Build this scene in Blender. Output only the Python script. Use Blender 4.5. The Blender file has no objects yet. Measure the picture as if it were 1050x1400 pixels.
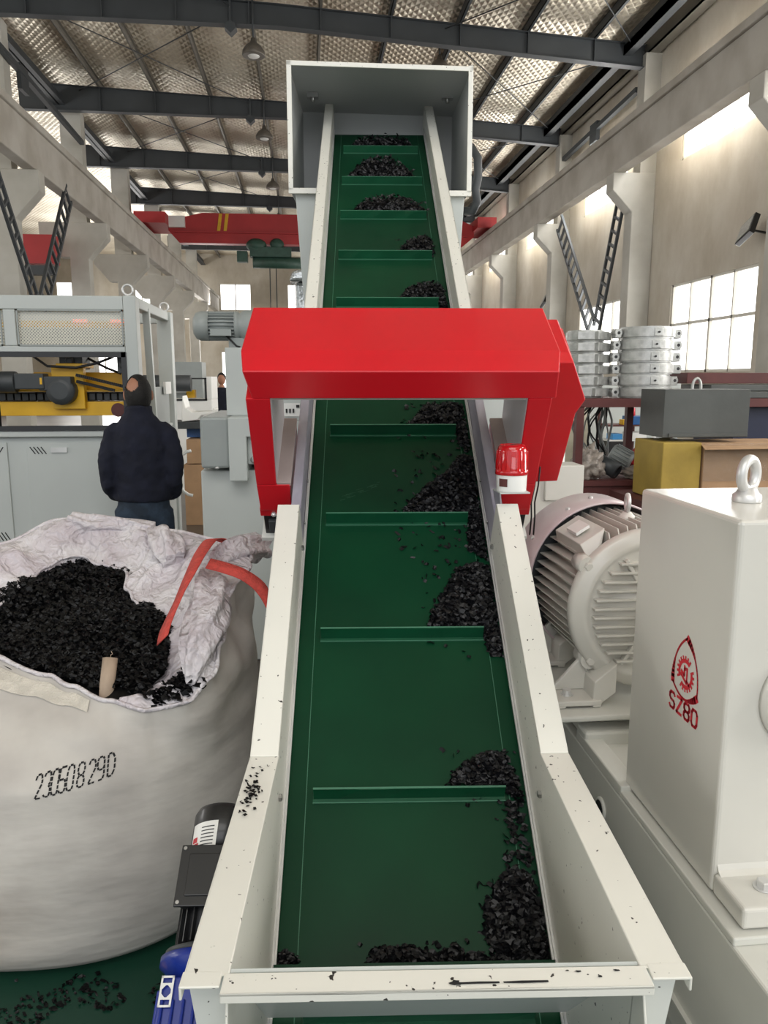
import bpy, bmesh, math, random
from mathutils import Vector, Matrix, noise
from mathutils.bvhtree import BVHTree
PI = math.pi
C = bpy.context.scene.collection
S = bpy.context.scene
R = math.radians

# ---------------------------------------------------------------- camera
cam_d = bpy.data.cameras.new('camera'); cam = bpy.data.objects.new('camera', cam_d); C.objects.link(cam)
cam_d.sensor_fit = 'VERTICAL'; cam_d.sensor_height = 36.0; cam_d.lens = 1051.0 / 1400.0 * 36.0
cam_d.clip_start = 0.02; cam_d.clip_end = 300
cam.location = (0, 0, 1.68); cam.rotation_euler = (R(90 - 9.8), 0, R(-5.7))
S.camera = cam
# ---------------------------------------------------------------- sky, light, exposure
wd = bpy.data.worlds.new('world'); S.world = wd; wd.use_nodes = True
nt = wd.node_tree; nt.nodes.clear()
wo = nt.nodes.new('ShaderNodeOutputWorld'); bgn = nt.nodes.new('ShaderNodeBackground')
bgn.inputs[0].default_value = (0.93, 0.96, 1.0, 1); bgn.inputs[1].default_value = 1.0
nt.links.new(bgn.outputs[0], wo.inputs[0])
S.view_settings.view_transform = 'Standard'; S.view_settings.look = 'None'
S.view_settings.gamma = 1; S.view_settings.use_curve_mapping = False
S.view_settings.exposure = 0.24

def area(name, loc, direction, sx, sy, power, col=(1, 1, 1)):
    l = bpy.data.lights.new(name, 'AREA'); l.shape = 'RECTANGLE'; l.size = sx; l.size_y = sy
    l.energy = power; l.color = col
    o = bpy.data.objects.new(name, l); C.objects.link(o); o.location = loc
    o.rotation_euler = Vector(direction).to_track_quat('-Z', 'Y').to_euler()
    return o
# added fill lamps with no source in the hall, then daylight from wall windows
area('added_front_fill', (0.5, -8.0, 6.2), (0, 1, -0.35), 9, 3.5, 230, (0.98, 0.98, 1.0))  # unseen lamp added behind the camera for soft frontal light
area('added_far_fill', (-9.0, 50.0, 4.0), (0.25, -1, 0.0), 8, 6, 1200, (1, 0.98, 0.95))  # fill lamp added inside the hall to brighten its far part
area('added_top_fill', (-1.5, -4.5, 9.0), (0.1, 0.75, -1), 8, 3, 260, (1.0, 0.99, 0.97))  # added overhead lamp keeping foreground top faces bright, the roof has no skylight
for k in range(-2, 7):
    area('window_daylight', (8.05, 9.5 + 6 * k, 6.95), (-1, 0, 0.05), 3.2, 1.1, 200, (1, 0.98, 0.95))
    area('window_daylight', (8.05, 9.5 + 6 * k, 2.8), (-1, 0, 0.1), 3.2, 1.8, 130, (1, 0.98, 0.95))
for k in range(6):
    area('window_daylight', (-15.0, 2 + 10 * k, 5.0), (1, 0, 0.1), 6, 2.5, 230, (1, 0.98, 0.95))

# ---------------------------------------------------------------- materials
def lin(c):
    r = []
    for v in c:
        v = v / 255.0
        r.append(v / 12.92 if v <= 0.04045 else ((v + 0.055) / 1.055) ** 2.4)
    return (r[0], r[1], r[2], 1)
MATS = {}
def mat(name, rgb, rough=0.5, metal=0.0, var=0.06, vscale=6.0, bump=0.0, bscale=40.0, rgb2=None, coat=0.0, spots=0.0, spec=0.5, stretch=(1, 1, 1), bdist=0.01, detail=4):
    m = bpy.data.materials.new(name); m.use_nodes = True; n = m.node_tree.nodes; l = m.node_tree.links
    b = n['Principled BSDF']; b.inputs['Roughness'].default_value = rough; b.inputs['Metallic'].default_value = metal
    b.inputs['Specular IOR Level'].default_value = spec
    if coat: b.inputs['Coat Weight'].default_value = coat; b.inputs['Coat Roughness'].default_value = 0.12
    c = lin(rgb); c2 = lin(rgb2) if rgb2 else (c[0] * (1 - 3 * var), c[1] * (1 - 3 * var), c[2] * (1 - 3 * var), 1)
    tc = n.new('ShaderNodeTexCoord'); mp = n.new('ShaderNodeMapping'); mp.inputs['Scale'].default_value = stretch
    l.new(tc.outputs['Object'], mp.inputs[0])
    nz = n.new('ShaderNodeTexNoise'); nz.inputs['Scale'].default_value = vscale; nz.inputs['Detail'].default_value = detail
    l.new(mp.outputs[0], nz.inputs['Vector'])
    cr = n.new('ShaderNodeValToRGB'); cr.color_ramp.elements[0].position = 0.36; cr.color_ramp.elements[1].position = 0.62
    cr.color_ramp.elements[0].color = c2; cr.color_ramp.elements[1].color = c
    l.new(nz.outputs[0], cr.inputs[0]); out = cr.outputs[0]
    if spots:
        v = n.new('ShaderNodeTexNoise'); v.inputs['Scale'].default_value = 70; v.inputs['Detail'].default_value = 2
        l.new(tc.outputs['Object'], v.inputs['Vector'])
        r2 = n.new('ShaderNodeValToRGB'); r2.color_ramp.elements[0].position = spots; r2.color_ramp.elements[1].position = spots + 0.02
        l.new(v.outputs[0], r2.inputs[0])
        mx = n.new('ShaderNodeMix'); mx.data_type = 'RGBA'
        l.new(r2.outputs[0], mx.inputs[0]); mx.inputs[7].default_value = (0.03, 0.028, 0.025, 1); l.new(out, mx.inputs[6]); out = mx.outputs[2]
    l.new(out, b.inputs['Base Color'])
    if bump:
        z = n.new('ShaderNodeTexNoise'); z.inputs['Scale'].default_value = bscale; z.inputs['Detail'].default_value = 5
        l.new(mp.outputs[0], z.inputs['Vector'])
        bp = n.new('ShaderNodeBump'); bp.inputs['Strength'].default_value = bump; bp.inputs['Distance'].default_value = bdist
        l.new(z.outputs[0], bp.inputs['Height']); l.new(bp.outputs[0], b.inputs['Normal'])
    MATS[name] = m; return m
CREAM = mat('cream_paint', (219, 218, 209), 0.34, var=0.015, vscale=3, bump=0.03, bscale=25, spots=0.70, coat=0.2)
WALLP = mat('conveyor_white', (214, 216, 210), 0.42, var=0.02, vscale=3, bump=0.03, bscale=18, spots=0.72)
BARE = mat('film_covered_steel', (176, 174, 186), 0.38, metal=0.25, var=0.05, vscale=5, stretch=(3, 1, 3), rgb2=(158, 154, 168))
GBOX = mat('gearbox_paint', (206, 204, 196), 0.30, var=0.015, vscale=2.5, bump=0.05, bscale=9, coat=0.3)
BASEP = mat('machine_base_paint', (204, 204, 196), 0.42, var=0.025, vscale=3, bump=0.03, bscale=12)
GREYP = mat('grey_machine_paint', (186, 191, 188), 0.40, var=0.015, vscale=2)
HOPP = mat('hopper_paint', (186, 189, 188), 0.42, var=0.02, vscale=2, bump=0.02, bscale=8)
MOTG = mat('motor_grey_paint', (150, 156, 154), 0.45, var=0.02)
RED = mat('red_paint', (200, 12, 30), 0.32, var=0.03, vscale=2.5, coat=0.2, bump=0.02, bscale=6)
TAUPE = mat('tunnel_lining', (165, 150, 146), 0.5, var=0.03, rgb2=(150, 136, 132))
PALEIN = mat('tunnel_side', (178, 174, 176), 0.4, var=0.03)
BELT = mat('green_belt', (8, 58, 35), 0.38, var=0.08, vscale=2.2, bump=0.02, bscale=60, rgb2=(7, 50, 31), spec=0.18)
CLEAT = mat('green_cleat', (14, 74, 48), 0.35, var=0.06, vscale=8, spec=0.4)
CLEDGE = mat('cleat_edge', (60, 112, 88), 0.5, var=0.05)
RUB = mat('black_rubber', (22, 22, 23), 0.6, var=0.08)
FLAKE = mat('black_flake', (9, 10, 12), 0.42, var=0.25, vscale=60, rgb2=(3, 3, 4), spec=0.22)
FLAKEB = mat('belt_flake', (13, 14, 19), 0.45, var=0.25, vscale=60, rgb2=(5, 5, 8), spec=0.4)
STEEL = mat('steel', (170, 170, 168), 0.35, metal=0.9, var=0.05)
ZINC = mat('zinc_plated', (212, 212, 210), 0.38, metal=0.45, var=0.05)
ALU = mat('cast_aluminium', (188, 189, 186), 0.42, metal=0.55, var=0.08, vscale=25, bump=0.15, bscale=60)
DARKBEAM = mat('dark_roof_steel', (64, 68, 71), 0.6, var=0.05, vscale=1.5)
PURL = mat('purlin_steel', (128, 124, 116), 0.5, metal=0.2, var=0.05, vscale=1)
CONC = mat('concrete', (188, 184, 176), 0.85, var=0.05, vscale=1.1, bump=0.25, bscale=9, rgb2=(168, 162, 152), detail=8)
CONC2 = mat('column_concrete', (192, 190, 182), 0.85, var=0.04, vscale=0.9, bump=0.15, bscale=9, rgb2=(170, 167, 158), detail=8)
FRAMEW = mat('window_frame_paint', (210, 206, 194), 0.5, var=0.02)
CRANE = mat('crane_red', (178, 44, 46), 0.5, var=0.05, vscale=1)
GREEN = mat('hoist_green', (52, 84, 72), 0.5, var=0.08)
BLUE = mat('blue_paint', (14, 44, 140), 0.35, var=0.05, coat=0.3)
BLACKP = mat('black_paint', (24, 25, 27), 0.4, var=0.05, coat=0.2)
YEL = mat('yellow_paint', (222, 172, 20), 0.4, var=0.04)
DGREY = mat('dark_grey_cast', (58, 62, 64), 0.5, var=0.08)
NAVY = mat('navy_cloth', (19, 23, 41), 0.9, var=0.10, vscale=14, bump=0.3, bscale=30)
JEAN = mat('denim', (44, 58, 74), 0.9, var=0.15, vscale=14, bump=0.3, bscale=80)
SKIN = mat('skin', (176, 124, 98), 0.55, var=0.04)
HAIR = mat('dark_hair', (22, 19, 18), 0.7, var=0.2, vscale=40, bump=0.5, bscale=150)
CARD = mat('cardboard', (176, 142, 108), 0.8, var=0.05, vscale=5, bump=0.1, bscale=30)
CARDY = mat('yellow_cardboard', (168, 142, 62), 0.7, var=0.07, vscale=5, bump=0.1)
MAROON = mat('maroon_steel', (92, 44, 42), 0.6, var=0.08)
STDARK = mat('dark_mill_steel', (84, 86, 84), 0.5, metal=0.3, var=0.06, vscale=4, bump=0.05)
NAVYP = mat('navy_cabinet', (26, 34, 62), 0.5, var=0.05)
BLUEL = mat('light_blue_plastic', (66, 150, 214), 0.4)
WHITE = mat('white_plastic', (232, 232, 228), 0.4, var=0.01)
STRAP = mat('red_webbing', (200, 74, 64), 0.8, var=0.08, vscale=60, bump=0.5, bscale=220)
RDRED = mat('logo_red', (196, 20, 40), 0.5, var=0.04)
INK = mat('black_ink', (20, 20, 22), 0.8, var=0.05)
WOOD = mat('pale_stick', (172, 152, 132), 0.7, var=0.1, vscale=20, stretch=(1, 1, 0.15))
PINKW = mat('motor_cowl_paint', (208, 194, 196), 0.34, var=0.03, rgb2=(200, 178, 184), coat=0.3)
DUCT = mat('wrapped_duct', (184, 188, 188), 0.22, metal=0.7, var=0.1, vscale=10, bump=0.7, bscale=12, bdist=0.03)

def film():
    m = bpy.data.materials.new('clear_plastic_film'); m.use_nodes = True; n = m.node_tree.nodes; l = m.node_tree.links
    b = n['Principled BSDF']; b.inputs['Base Color'].default_value = (0.30, 0.26, 0.22, 1); b.inputs['Roughness'].default_value = 0.10
    b.inputs['Alpha'].default_value = 0.14
    tc = n.new('ShaderNodeTexCoord'); z = n.new('ShaderNodeTexNoise'); z.inputs['Scale'].default_value = 24; z.inputs['Detail'].default_value = 5
    bp = n.new('ShaderNodeBump'); bp.inputs['Strength'].default_value = 1; bp.inputs['Distance'].default_value = 0.02
    l.new(tc.outputs['Object'], z.inputs['Vector']); l.new(z.outputs[0], bp.inputs['Height']); l.new(bp.outputs[0], b.inputs['Normal'])
    return m
FILM = film()
def lens_mat():
    m = bpy.data.materials.new('red_lens'); m.use_nodes = True
    b = m.node_tree.nodes['Principled BSDF']; b.inputs['Base Color'].default_value = (0.78, 0.012, 0.02, 1)
    b.inputs['Roughness'].default_value = 0.08; b.inputs['Transmission Weight'].default_value = 0.45; b.inputs['IOR'].default_value = 1.4
    b.inputs['Coat Weight'].default_value = 0.6
    return m
LENS = lens_mat()
def emis(name, col, s):
    m = bpy.data.materials.new(name); m.use_nodes = True; n = m.node_tree.nodes; n.clear()
    o = n.new('ShaderNodeOutputMaterial'); e = n.new('ShaderNodeEmission'); e.inputs[0].default_value = (*col, 1); e.inputs[1].default_value = s
    m.node_tree.links.new(e.outputs[0], o.inputs[0]); return m
PANE = emis('daylit_pane', (1.0, 0.99, 0.97), 2.6)
REDLED = emis('red_indicator', (1.0, 0.25, 0.18), 1.5)

def fabric_mat():   # woven sack, faint weave lines and soft creases
    m = mat('woven_sack', (192, 188, 181), 0.62, var=0.03, vscale=5, rgb2=(176, 171, 165), spec=0.35)
    n = m.node_tree.nodes; l = m.node_tree.links; b = n['Principled BSDF']
    tc = n.new('ShaderNodeTexCoord')
    a = n.new('ShaderNodeTexNoise'); a.inputs['Scale'].default_value = 3.2; a.inputs['Detail'].default_value = 3.5
    mp = n.new('ShaderNodeMapping'); mp.inputs['Scale'].default_value = (0.8, 0.8, 2.4); mp.inputs['Rotation'].default_value = (0.25, 0.22, 0)
    l.new(tc.outputs['Object'], mp.inputs[0]); l.new(mp.outputs[0], a.inputs['Vector'])
    w = n.new('ShaderNodeTexNoise'); w.inputs['Scale'].default_value = 90; w.inputs['Detail'].default_value = 2
    mp2 = n.new('ShaderNodeMapping'); mp2.inputs['Scale'].default_value = (0.35, 0.35, 5)
    l.new(tc.outputs['Object'], mp2.inputs[0]); l.new(mp2.outputs[0], w.inputs['Vector'])
    b1 = n.new('ShaderNodeBump'); b1.inputs['Strength'].default_value = 0.5; b1.inputs['Distance'].default_value = 0.03
    b2 = n.new('ShaderNodeBump'); b2.inputs['Strength'].default_value = 0.12; b2.inputs['Distance'].default_value = 0.001
    l.new(a.outputs[0], b1.inputs['Height']); l.new(w.outputs[0], b2.inputs['Height']); l.new(b1.outputs[0], b2.inputs['Normal'])
    l.new(b2.outputs[0], b.inputs['Normal']); return m
SACK = fabric_mat()
def liner_mat():
    m = mat('sack_liner', (212, 208, 210), 0.34, var=0.03, vscale=7, rgb2=(192, 184, 189), spec=0.5)
    n = m.node_tree.nodes; l = m.node_tree.links; b = n['Principled BSDF']
    tc = n.new('ShaderNodeTexCoord')
    nv = n.new('ShaderNodeTexNoise'); nv.inputs['Scale'].default_value = 9; nv.inputs['Detail'].default_value = 3; l.new(tc.outputs['Object'], nv.inputs['Vector'])
    vm = n.new('ShaderNodeVectorMath'); vm.operation = 'MULTIPLY_ADD'; vm.inputs[1].default_value = (0.16, 0.16, 0.16); l.new(nv.outputs['Color'], vm.inputs[0]); l.new(tc.outputs['Object'], vm.inputs[2])
    v = n.new('ShaderNodeTexVoronoi'); v.inputs['Scale'].default_value = 15; v.inputs['Detail'].default_value = 2; l.new(vm.outputs[0], v.inputs['Vector'])
    b1 = n.new('ShaderNodeBump'); b1.inputs['Strength'].default_value = 0.7; b1.inputs['Distance'].default_value = 0.022
    l.new(v.outputs[0], b1.inputs['Height']); l.new(b1.outputs[0], b.inputs['Normal']); return m
LINER = liner_mat()
def foil_mat():      # quilted foil insulation under the roof sheet
    m = bpy.data.materials.new('quilted_foil'); m.use_nodes = True; n = m.node_tree.nodes; l = m.node_tree.links
    b = n['Principled BSDF']; b.inputs['Metallic'].default_value = 0.6; b.inputs['Roughness'].default_value = 0.42
    tc = n.new('ShaderNodeTexCoord')
    def wave(rot, sc):
        mp = n.new('ShaderNodeMapping'); mp.inputs['Rotation'].default_value = (0, 0, R(rot)); l.new(tc.outputs['Object'], mp.inputs[0])
        w = n.new('ShaderNodeTexWave'); w.inputs['Scale'].default_value = sc; w.inputs['Distortion'].default_value = 1.2; w.inputs['Detail'].default_value = 1
        l.new(mp.outputs[0], w.inputs['Vector']); return w.outputs['Fac']
    a, c = wave(35, 1.9), wave(-35, 1.9)
    mu = n.new('ShaderNodeMath'); mu.operation = 'MINIMUM'; l.new(a, mu.inputs[0]); l.new(c, mu.inputs[1])
    nz = n.new('ShaderNodeTexNoise'); nz.inputs['Scale'].default_value = 1.0; nz.inputs['Detail'].default_value = 5; l.new(tc.outputs['Object'], nz.inputs['Vector'])
    ad = n.new('ShaderNodeMath'); ad.operation = 'MULTIPLY_ADD'; l.new(nz.outputs[0], ad.inputs[0]); ad.inputs[1].default_value = 3.5; l.new(mu.outputs[0], ad.inputs[2])
    bp = n.new('ShaderNodeBump'); bp.inputs['Strength'].default_value = 0.55; bp.inputs['Distance'].default_value = 0.06
    l.new(ad.outputs[0], bp.inputs['Height']); l.new(bp.outputs[0], b.inputs['Normal'])
    cr = n.new('ShaderNodeValToRGB'); cr.color_ramp.elements[0].color = lin((196, 184, 164)); cr.color_ramp.elements[1].color = lin((232, 224, 206))
    cr.color_ramp.elements[0].position = 0.3; cr.color_ramp.elements[1].position = 0.7
    n2 = n.new('ShaderNodeTexNoise'); n2.inputs['Scale'].default_value = 0.6; l.new(tc.outputs['Object'], n2.inputs['Vector'])
    l.new(n2.outputs[0], cr.inputs[0]); l.new(cr.outputs[0], b.inputs['Base Color'])
    return m
FOIL = foil_mat()
def stained_wall():
    m = mat('plastered_wall', (210, 205, 194), 0.9, var=0.04, vscale=0.35, rgb2=(190, 182, 168), detail=9, bump=0.15, bscale=3)
    n = m.node_tree.nodes; l = m.node_tree.links; b = n['Principled BSDF']; src = b.inputs['Base Color'].links[0].from_socket
    tc = n.new('ShaderNodeTexCoord'); mp = n.new('ShaderNodeMapping'); mp.inputs['Scale'].default_value = (0.5, 0.5, 0.28); l.new(tc.outputs['Object'], mp.inputs[0])
    s = n.new('ShaderNodeTexNoise'); s.inputs['Scale'].default_value = 1.2; s.inputs['Detail'].default_value = 10; s.inputs['Roughness'].default_value = 0.65; l.new(mp.outputs[0], s.inputs['Vector'])
    cr = n.new('ShaderNodeValToRGB'); cr.color_ramp.elements[0].position = 0.38; cr.color_ramp.elements[1].position = 0.6
    cr.color_ramp.elements[0].color = (0.80, 0.77, 0.72, 1); cr.color_ramp.elements[1].color = (1, 1, 1, 1); l.new(s.outputs[0], cr.inputs[0])
    mx = n.new('ShaderNodeMix'); mx.data_type = 'RGBA'; mx.blend_type = 'MULTIPLY'; mx.inputs[0].default_value = 1
    l.new(src, mx.inputs[6]); l.new(cr.outputs[0], mx.inputs[7]); l.new(mx.outputs[2], b.inputs['Base Color']); return m
PLASTER = stained_wall()
def floor_mat():
    m = mat('painted_floor', (70, 62, 56), 0.35, var=0.08, vscale=0.8, rgb2=(92, 84, 76), bump=0.05, bscale=6)
    n = m.node_tree.nodes; l = m.node_tree.links; b = n['Principled BSDF']; src = b.inputs['Base Color'].links[0].from_socket
    tc = n.new('ShaderNodeTexCoord'); sp = n.new('ShaderNodeSeparateXYZ'); l.new(tc.outputs['Object'], sp.inputs[0])
    lt = n.new('ShaderNodeMath'); lt.operation = 'LESS_THAN'; lt.inputs[1].default_value = 3.9; l.new(sp.outputs[1], lt.inputs[0])
    mx = n.new('ShaderNodeMix'); mx.data_type = 'RGBA'; l.new(lt.outputs[0], mx.inputs[0]); l.new(src, mx.inputs[6]); mx.inputs[7].default_value = lin((16, 56, 42))
    l.new(mx.outputs[2], b.inputs['Base Color']); return m
FLOORM = floor_mat()
def perf_mat():
    m = bpy.data.materials.new('perforated_sheet'); m.use_nodes = True; n = m.node_tree.nodes; l = m.node_tree.links
    b = n['Principled BSDF']; b.inputs['Base Color'].default_value = lin((214, 212, 200)); b.inputs['Roughness'].default_value = 0.45
    tc = n.new('ShaderNodeTexCoord'); sp = n.new('ShaderNodeSeparateXYZ'); l.new(tc.outputs['Object'], sp.inputs[0])
    def mth(op, a, bb=None):
        x = n.new('ShaderNodeMath'); x.operation = op
        for i, v in enumerate((a, bb)):
            if v is None: continue
            if isinstance(v, (int, float)): x.inputs[i].default_value = v
            else: l.new(v, x.inputs[i])
        return x.outputs[0]
    k = 300.0
    s = mth('MULTIPLY', mth('SINE', mth('MULTIPLY', sp.outputs[0], k)), mth('SINE', mth('MULTIPLY', sp.outputs[2], k)))
    al = mth('SUBTRACT', 1.0, mth('GREATER_THAN', s, 0.2)); l.new(al, b.inputs['Alpha']); return m
PERF = perf_mat()

# ---------------------------------------------------------------- mesh helpers (authored in world space, stored in the parent's space)
WM = {}
def tag(o, label=None, cat=None, group=None, kind=None):
    if label: o['label'] = label
    if cat: o['category'] = cat
    if group: o['group'] = group
    if kind: o['kind'] = kind
    return o
def thing(name, label, cat, loc=(0, 0, 0), rotz=0, group=None, M=None, kind=None):
    o = bpy.data.objects.new(name, None); C.objects.link(o); o.empty_display_size = 0.1
    if M is None: M = Matrix.Translation(loc) @ Matrix.Rotation(rotz, 4, 'Z')
    o.matrix_world = M; WM[o.name] = M.copy(); tag(o, label, cat, group, kind); return o
class MB:
    def __init__(s, T=None): s.v = []; s.f = []; s.sm = []; s.T = T
    def add(s, vs, fs, smooth=False):
        o = len(s.v)
        for p in vs:
            p = Vector(p); s.v.append(s.T @ p if s.T else p)
        for f in fs: s.f.append(tuple(i + o for i in f)); s.sm.append(smooth)
        return s
    def box(s, a, b):
        x0, y0, z0 = [min(a[i], b[i]) for i in range(3)]; x1, y1, z1 = [max(a[i], b[i]) for i in range(3)]
        return s.add([(x0, y0, z0), (x1, y0, z0), (x1, y1, z0), (x0, y1, z0), (x0, y0, z1), (x1, y0, z1), (x1, y1, z1), (x0, y1, z1)],
                     [(0, 3, 2, 1), (4, 5, 6, 7), (0, 1, 5, 4), (1, 2, 6, 5), (2, 3, 7, 6), (3, 0, 4, 7)])
    def hexa(s, q):   # 8 points, bottom quad then top quad
        return s.add(q, [(0, 3, 2, 1), (4, 5, 6, 7), (0, 1, 5, 4), (1, 2, 6, 5), (2, 3, 7, 6), (3, 0, 4, 7)])
    def bar(s, p, q, w, h, up=(0, 0, 1)):
        p = Vector(p); q = Vector(q); d = (q - p).normalized(); sd = d.cross(Vector(up))
        if sd.length < 1e-4: sd = d.cross(Vector((0, 1, 0)))
        sd.normalize(); u = sd.cross(d).normalized(); a = sd * w / 2; b = u * h / 2
        return s.hexa([p - a - b, p + a - b, q + a - b, q - a - b, p - a + b, p + a + b, q + a + b, q - a + b])
    def prism(s, poly, axis, a, b):
        """poly in the two other axes (in xyz order), extruded along axis from a to b"""
        n = len(poly)
        def mk(p, t):
            l = list(p); l.insert(axis, t); return tuple(l)
        return s.add([mk(p, a) for p in poly] + [mk(p, b) for p in poly],
                     [tuple(range(n))[::-1], tuple(range(n, 2 * n))] + [(i, (i + 1) % n, n + (i + 1) % n, n + i) for i in range(n)])
    def tube(s, pts, r, n=10, caps=True, smooth=True, closed=False):
        pts = [Vector(p) for p in pts]; m = len(pts); rs = r if isinstance(r, (list, tuple)) else [r] * m
        vs = []; prev = None
        for i, p in enumerate(pts):
            if closed: d = pts[(i + 1) % m] - pts[i - 1]
            else: d = pts[min(i + 1, m - 1)] - pts[max(i - 1, 0)]
            d.normalize()
            if prev is None:
                a = d.cross(Vector((0, 0, 1)));
                if a.length < 1e-3: a = d.cross(Vector((0, 1, 0)))
            else:
                a = prev - d * prev.dot(d)
            a.normalize(); prev = a; b = d.cross(a)
            for k in range(n):
                t = 2 * PI * k / n; vs.append(p + (a * math.cos(t) + b * math.sin(t)) * rs[i])
        fs = []
        for i in range(m if closed else m - 1):
            j = (i + 1) % m
            for k in range(n): fs.append((i * n + k, i * n + (k + 1) % n, j * n + (k + 1) % n, j * n + k))
        s.add(vs, fs, smooth)
        if caps and not closed:
            o = len(s.v) - m * n; s.f.append(tuple(o + k for k in range(n))[::-1]); s.sm.append(False)
            s.f.append(tuple(o + (m - 1) * n + k for k in range(n))); s.sm.append(False)
        return s
    def cyl(s, p, q, r, r2=None, n=24): return s.tube([p, q], [r, r if r2 is None else r2], n)
    def lathe(s, c, axis, prof, n=32, smooth=True, cap=True):
        """prof: (radius, distance along axis)"""
        c = Vector(c); d = Vector(axis).normalized(); a = d.cross(Vector((0, 0, 1)))
        if a.length < 1e-3: a = Vector((1, 0, 0))
        a.normalize(); b = d.cross(a); vs = []
        for r_, h in prof:
            for k in range(n):
                t = 2 * PI * k / n; vs.append(c + d * h + (a * math.cos(t) + b * math.sin(t)) * r_)
        fs = [(i * n + k, i * n + (k + 1) % n, (i + 1) * n + (k + 1) % n, (i + 1) * n + k) for i in range(len(prof) - 1) for k in range(n)]
        s.add(vs, fs, smooth)
        if cap:
            o = len(s.v) - len(vs); L = len(prof) - 1
            if prof[0][0] > 1e-4: s.f.append(tuple(o + k for k in range(n))[::-1]); s.sm.append(False)
            if prof[L][0] > 1e-4: s.f.append(tuple(o + L * n + k for k in range(n))); s.sm.append(False)
        return s
    def loft(s, rings, closed=True, cap=False, smooth=True):
        n = len(rings[0]); vs = [p for r_ in rings for p in r_]; fs = []
        for i in range(len(rings) - 1):
            for k in range(n if closed else n - 1): fs.append((i * n + k, i * n + (k + 1) % n, (i + 1) * n + (k + 1) % n, (i + 1) * n + k))
        s.add(vs, fs, smooth)
        if cap:
            o = len(s.v) - len(vs); s.f.append(tuple(o + k for k in range(n))[::-1]); s.sm.append(False)
            s.f.append(tuple(o + len(vs) - n + k for k in range(n))); s.sm.append(False)
        return s
    def ball(s, c, rx, ry, rz, n=16, m=10):
        c = Vector(c); rings = []
        for i in range(m + 1):
            a = -PI / 2 + PI * i / m; cr = max(math.cos(a), 1e-3)
            rings.append([c + Vector((rx * cr * math.cos(2 * PI * k / n), ry * cr * math.sin(2 * PI * k / n), rz * math.sin(a))) for k in range(n)])
        return s.loft(rings, cap=True)
    def build(s, name, m, parent=None, bevel=0, seg=2, kind=None, label=None, fix=True):
        me = bpy.data.meshes.new(name); Mi = WM[parent.name].inverted() if parent else None
        me.from_pydata([(Mi @ p if Mi else p)[:] for p in s.v], [], s.f); me.update()
        me.polygons.foreach_set('use_smooth', s.sm)
        if fix:
            b = bmesh.new(); b.from_mesh(me); bmesh.ops.recalc_face_normals(b, faces=b.faces); b.to_mesh(me); b.free()
        me.materials.append(m); o = bpy.data.objects.new(name, me); C.objects.link(o)
        if parent: o.parent = parent; WM[o.name] = WM[parent.name].copy()
        else: WM[o.name] = Matrix.Identity(4)
        if bevel:
            md = o.modifiers.new('bevel', 'BEVEL'); md.width = bevel; md.segments = seg; md.limit_method = 'ANGLE'; md.angle_limit = R(40)
        if kind: o['kind'] = kind
        if label: o['label'] = label
        return o
def copy_tree(o, parent=None):
    c = o.copy(); C.objects.link(c); c.parent = parent
    for ch in list(o.children): copy_tree(ch, c)
    return c
def struct(name, mb, m, bevel=0): return mb.build(name, m, None, bevel, kind='structure')
def ip(tab, x):      # smooth interpolation
    if x <= tab[0][0]: return tab[0][1:]
    for i in range(len(tab) - 1):
        if x <= tab[i + 1][0]:
            t = (x - tab[i][0]) / (tab[i + 1][0] - tab[i][0]); t = t * t * (3 - 2 * t)
            return tuple(tab[i][j] * (1 - t) + tab[i + 1][j] * t for j in range(1, len(tab[i])))
    return tab[-1][1:]

# ================================================================ THE HALL
struct('floor', MB().box((-21, -10, -0.2), (9, 57, 0)), FLOORM)
WX = 8.2                                            # right wall
# right wall built as a grid with window openings
wins = []
for k in range(-2, 8):
    y0 = 7.75 + 6 * k
    wins.append((y0, y0 + 3.4, 1.83, 3.76)); wins.append((y0 + 0.2, y0 + 3.3, 6.36, 7.45))
def wall_grid(axis, c0, c1, u0, u1, z0, z1, holes):
    mb = MB(); us = sorted({u0, u1} | {h[0] for h in holes} | {h[1] for h in holes}); zs = sorted({z0, z1} | {h[2] for h in holes} | {h[3] for h in holes})
    for i in range(len(us) - 1):
        for j in range(len(zs) - 1):
            a, b, c, d = us[i], us[i + 1], zs[j], zs[j + 1]
            if any(h[0] - 1e-4 <= a and b <= h[1] + 1e-4 and h[2] - 1e-4 <= c and d <= h[3] + 1e-4 for h in holes): continue
            if axis == 0: mb.box((c0, a, c), (c1, b, d))
            else: mb.box((a, c0, c), (b, c1, d))
    return mb
struct('wall_right', wall_grid(0, WX, WX + 0.3, -10, 57, 0, 10.4, wins), PLASTER)
wn = 0
def window(axis, c, u0, u1, z0, z1, nu, nz, zsplit=None):
    global wn; wn += 1
    f = MB(); t = 0.05; d0, d1 = c + 0.03, c + 0.11
    def bx(a0, a1, b0, b1, e0=d0, e1=d1):
        if axis == 0: f.box((e0, a0, b0), (e1, a1, b1))
        else: f.box((a0, e0, b0), (a1, e1, b1))
    bx(u0, u1, z0, z0 + t); bx(u0, u1, z1 - t, z1); bx(u0, u0 + t, z0, z1); bx(u1 - t, u1, z0, z1)
    for i in range(1, nu):
        x = u0 + (u1 - u0) * i / nu; w = 0.035 if i * 2 == nu else 0.02; bx(x - w, x + w, z0, z1)
    if zsplit: bx(u0, u1, zsplit - 0.03, zsplit + 0.03)
    fo = f.build('window_%d' % wn, FRAMEW, None, kind='structure')
    p = MB(); e = c + 0.09
    if axis == 0: p.box((e, u0, z0), (e + 0.01, u1, z1))
    else: p.box((u0, e, z0), (u1, e + 0.01, z1))
    p.build('window_pane', PANE, fo)
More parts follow.
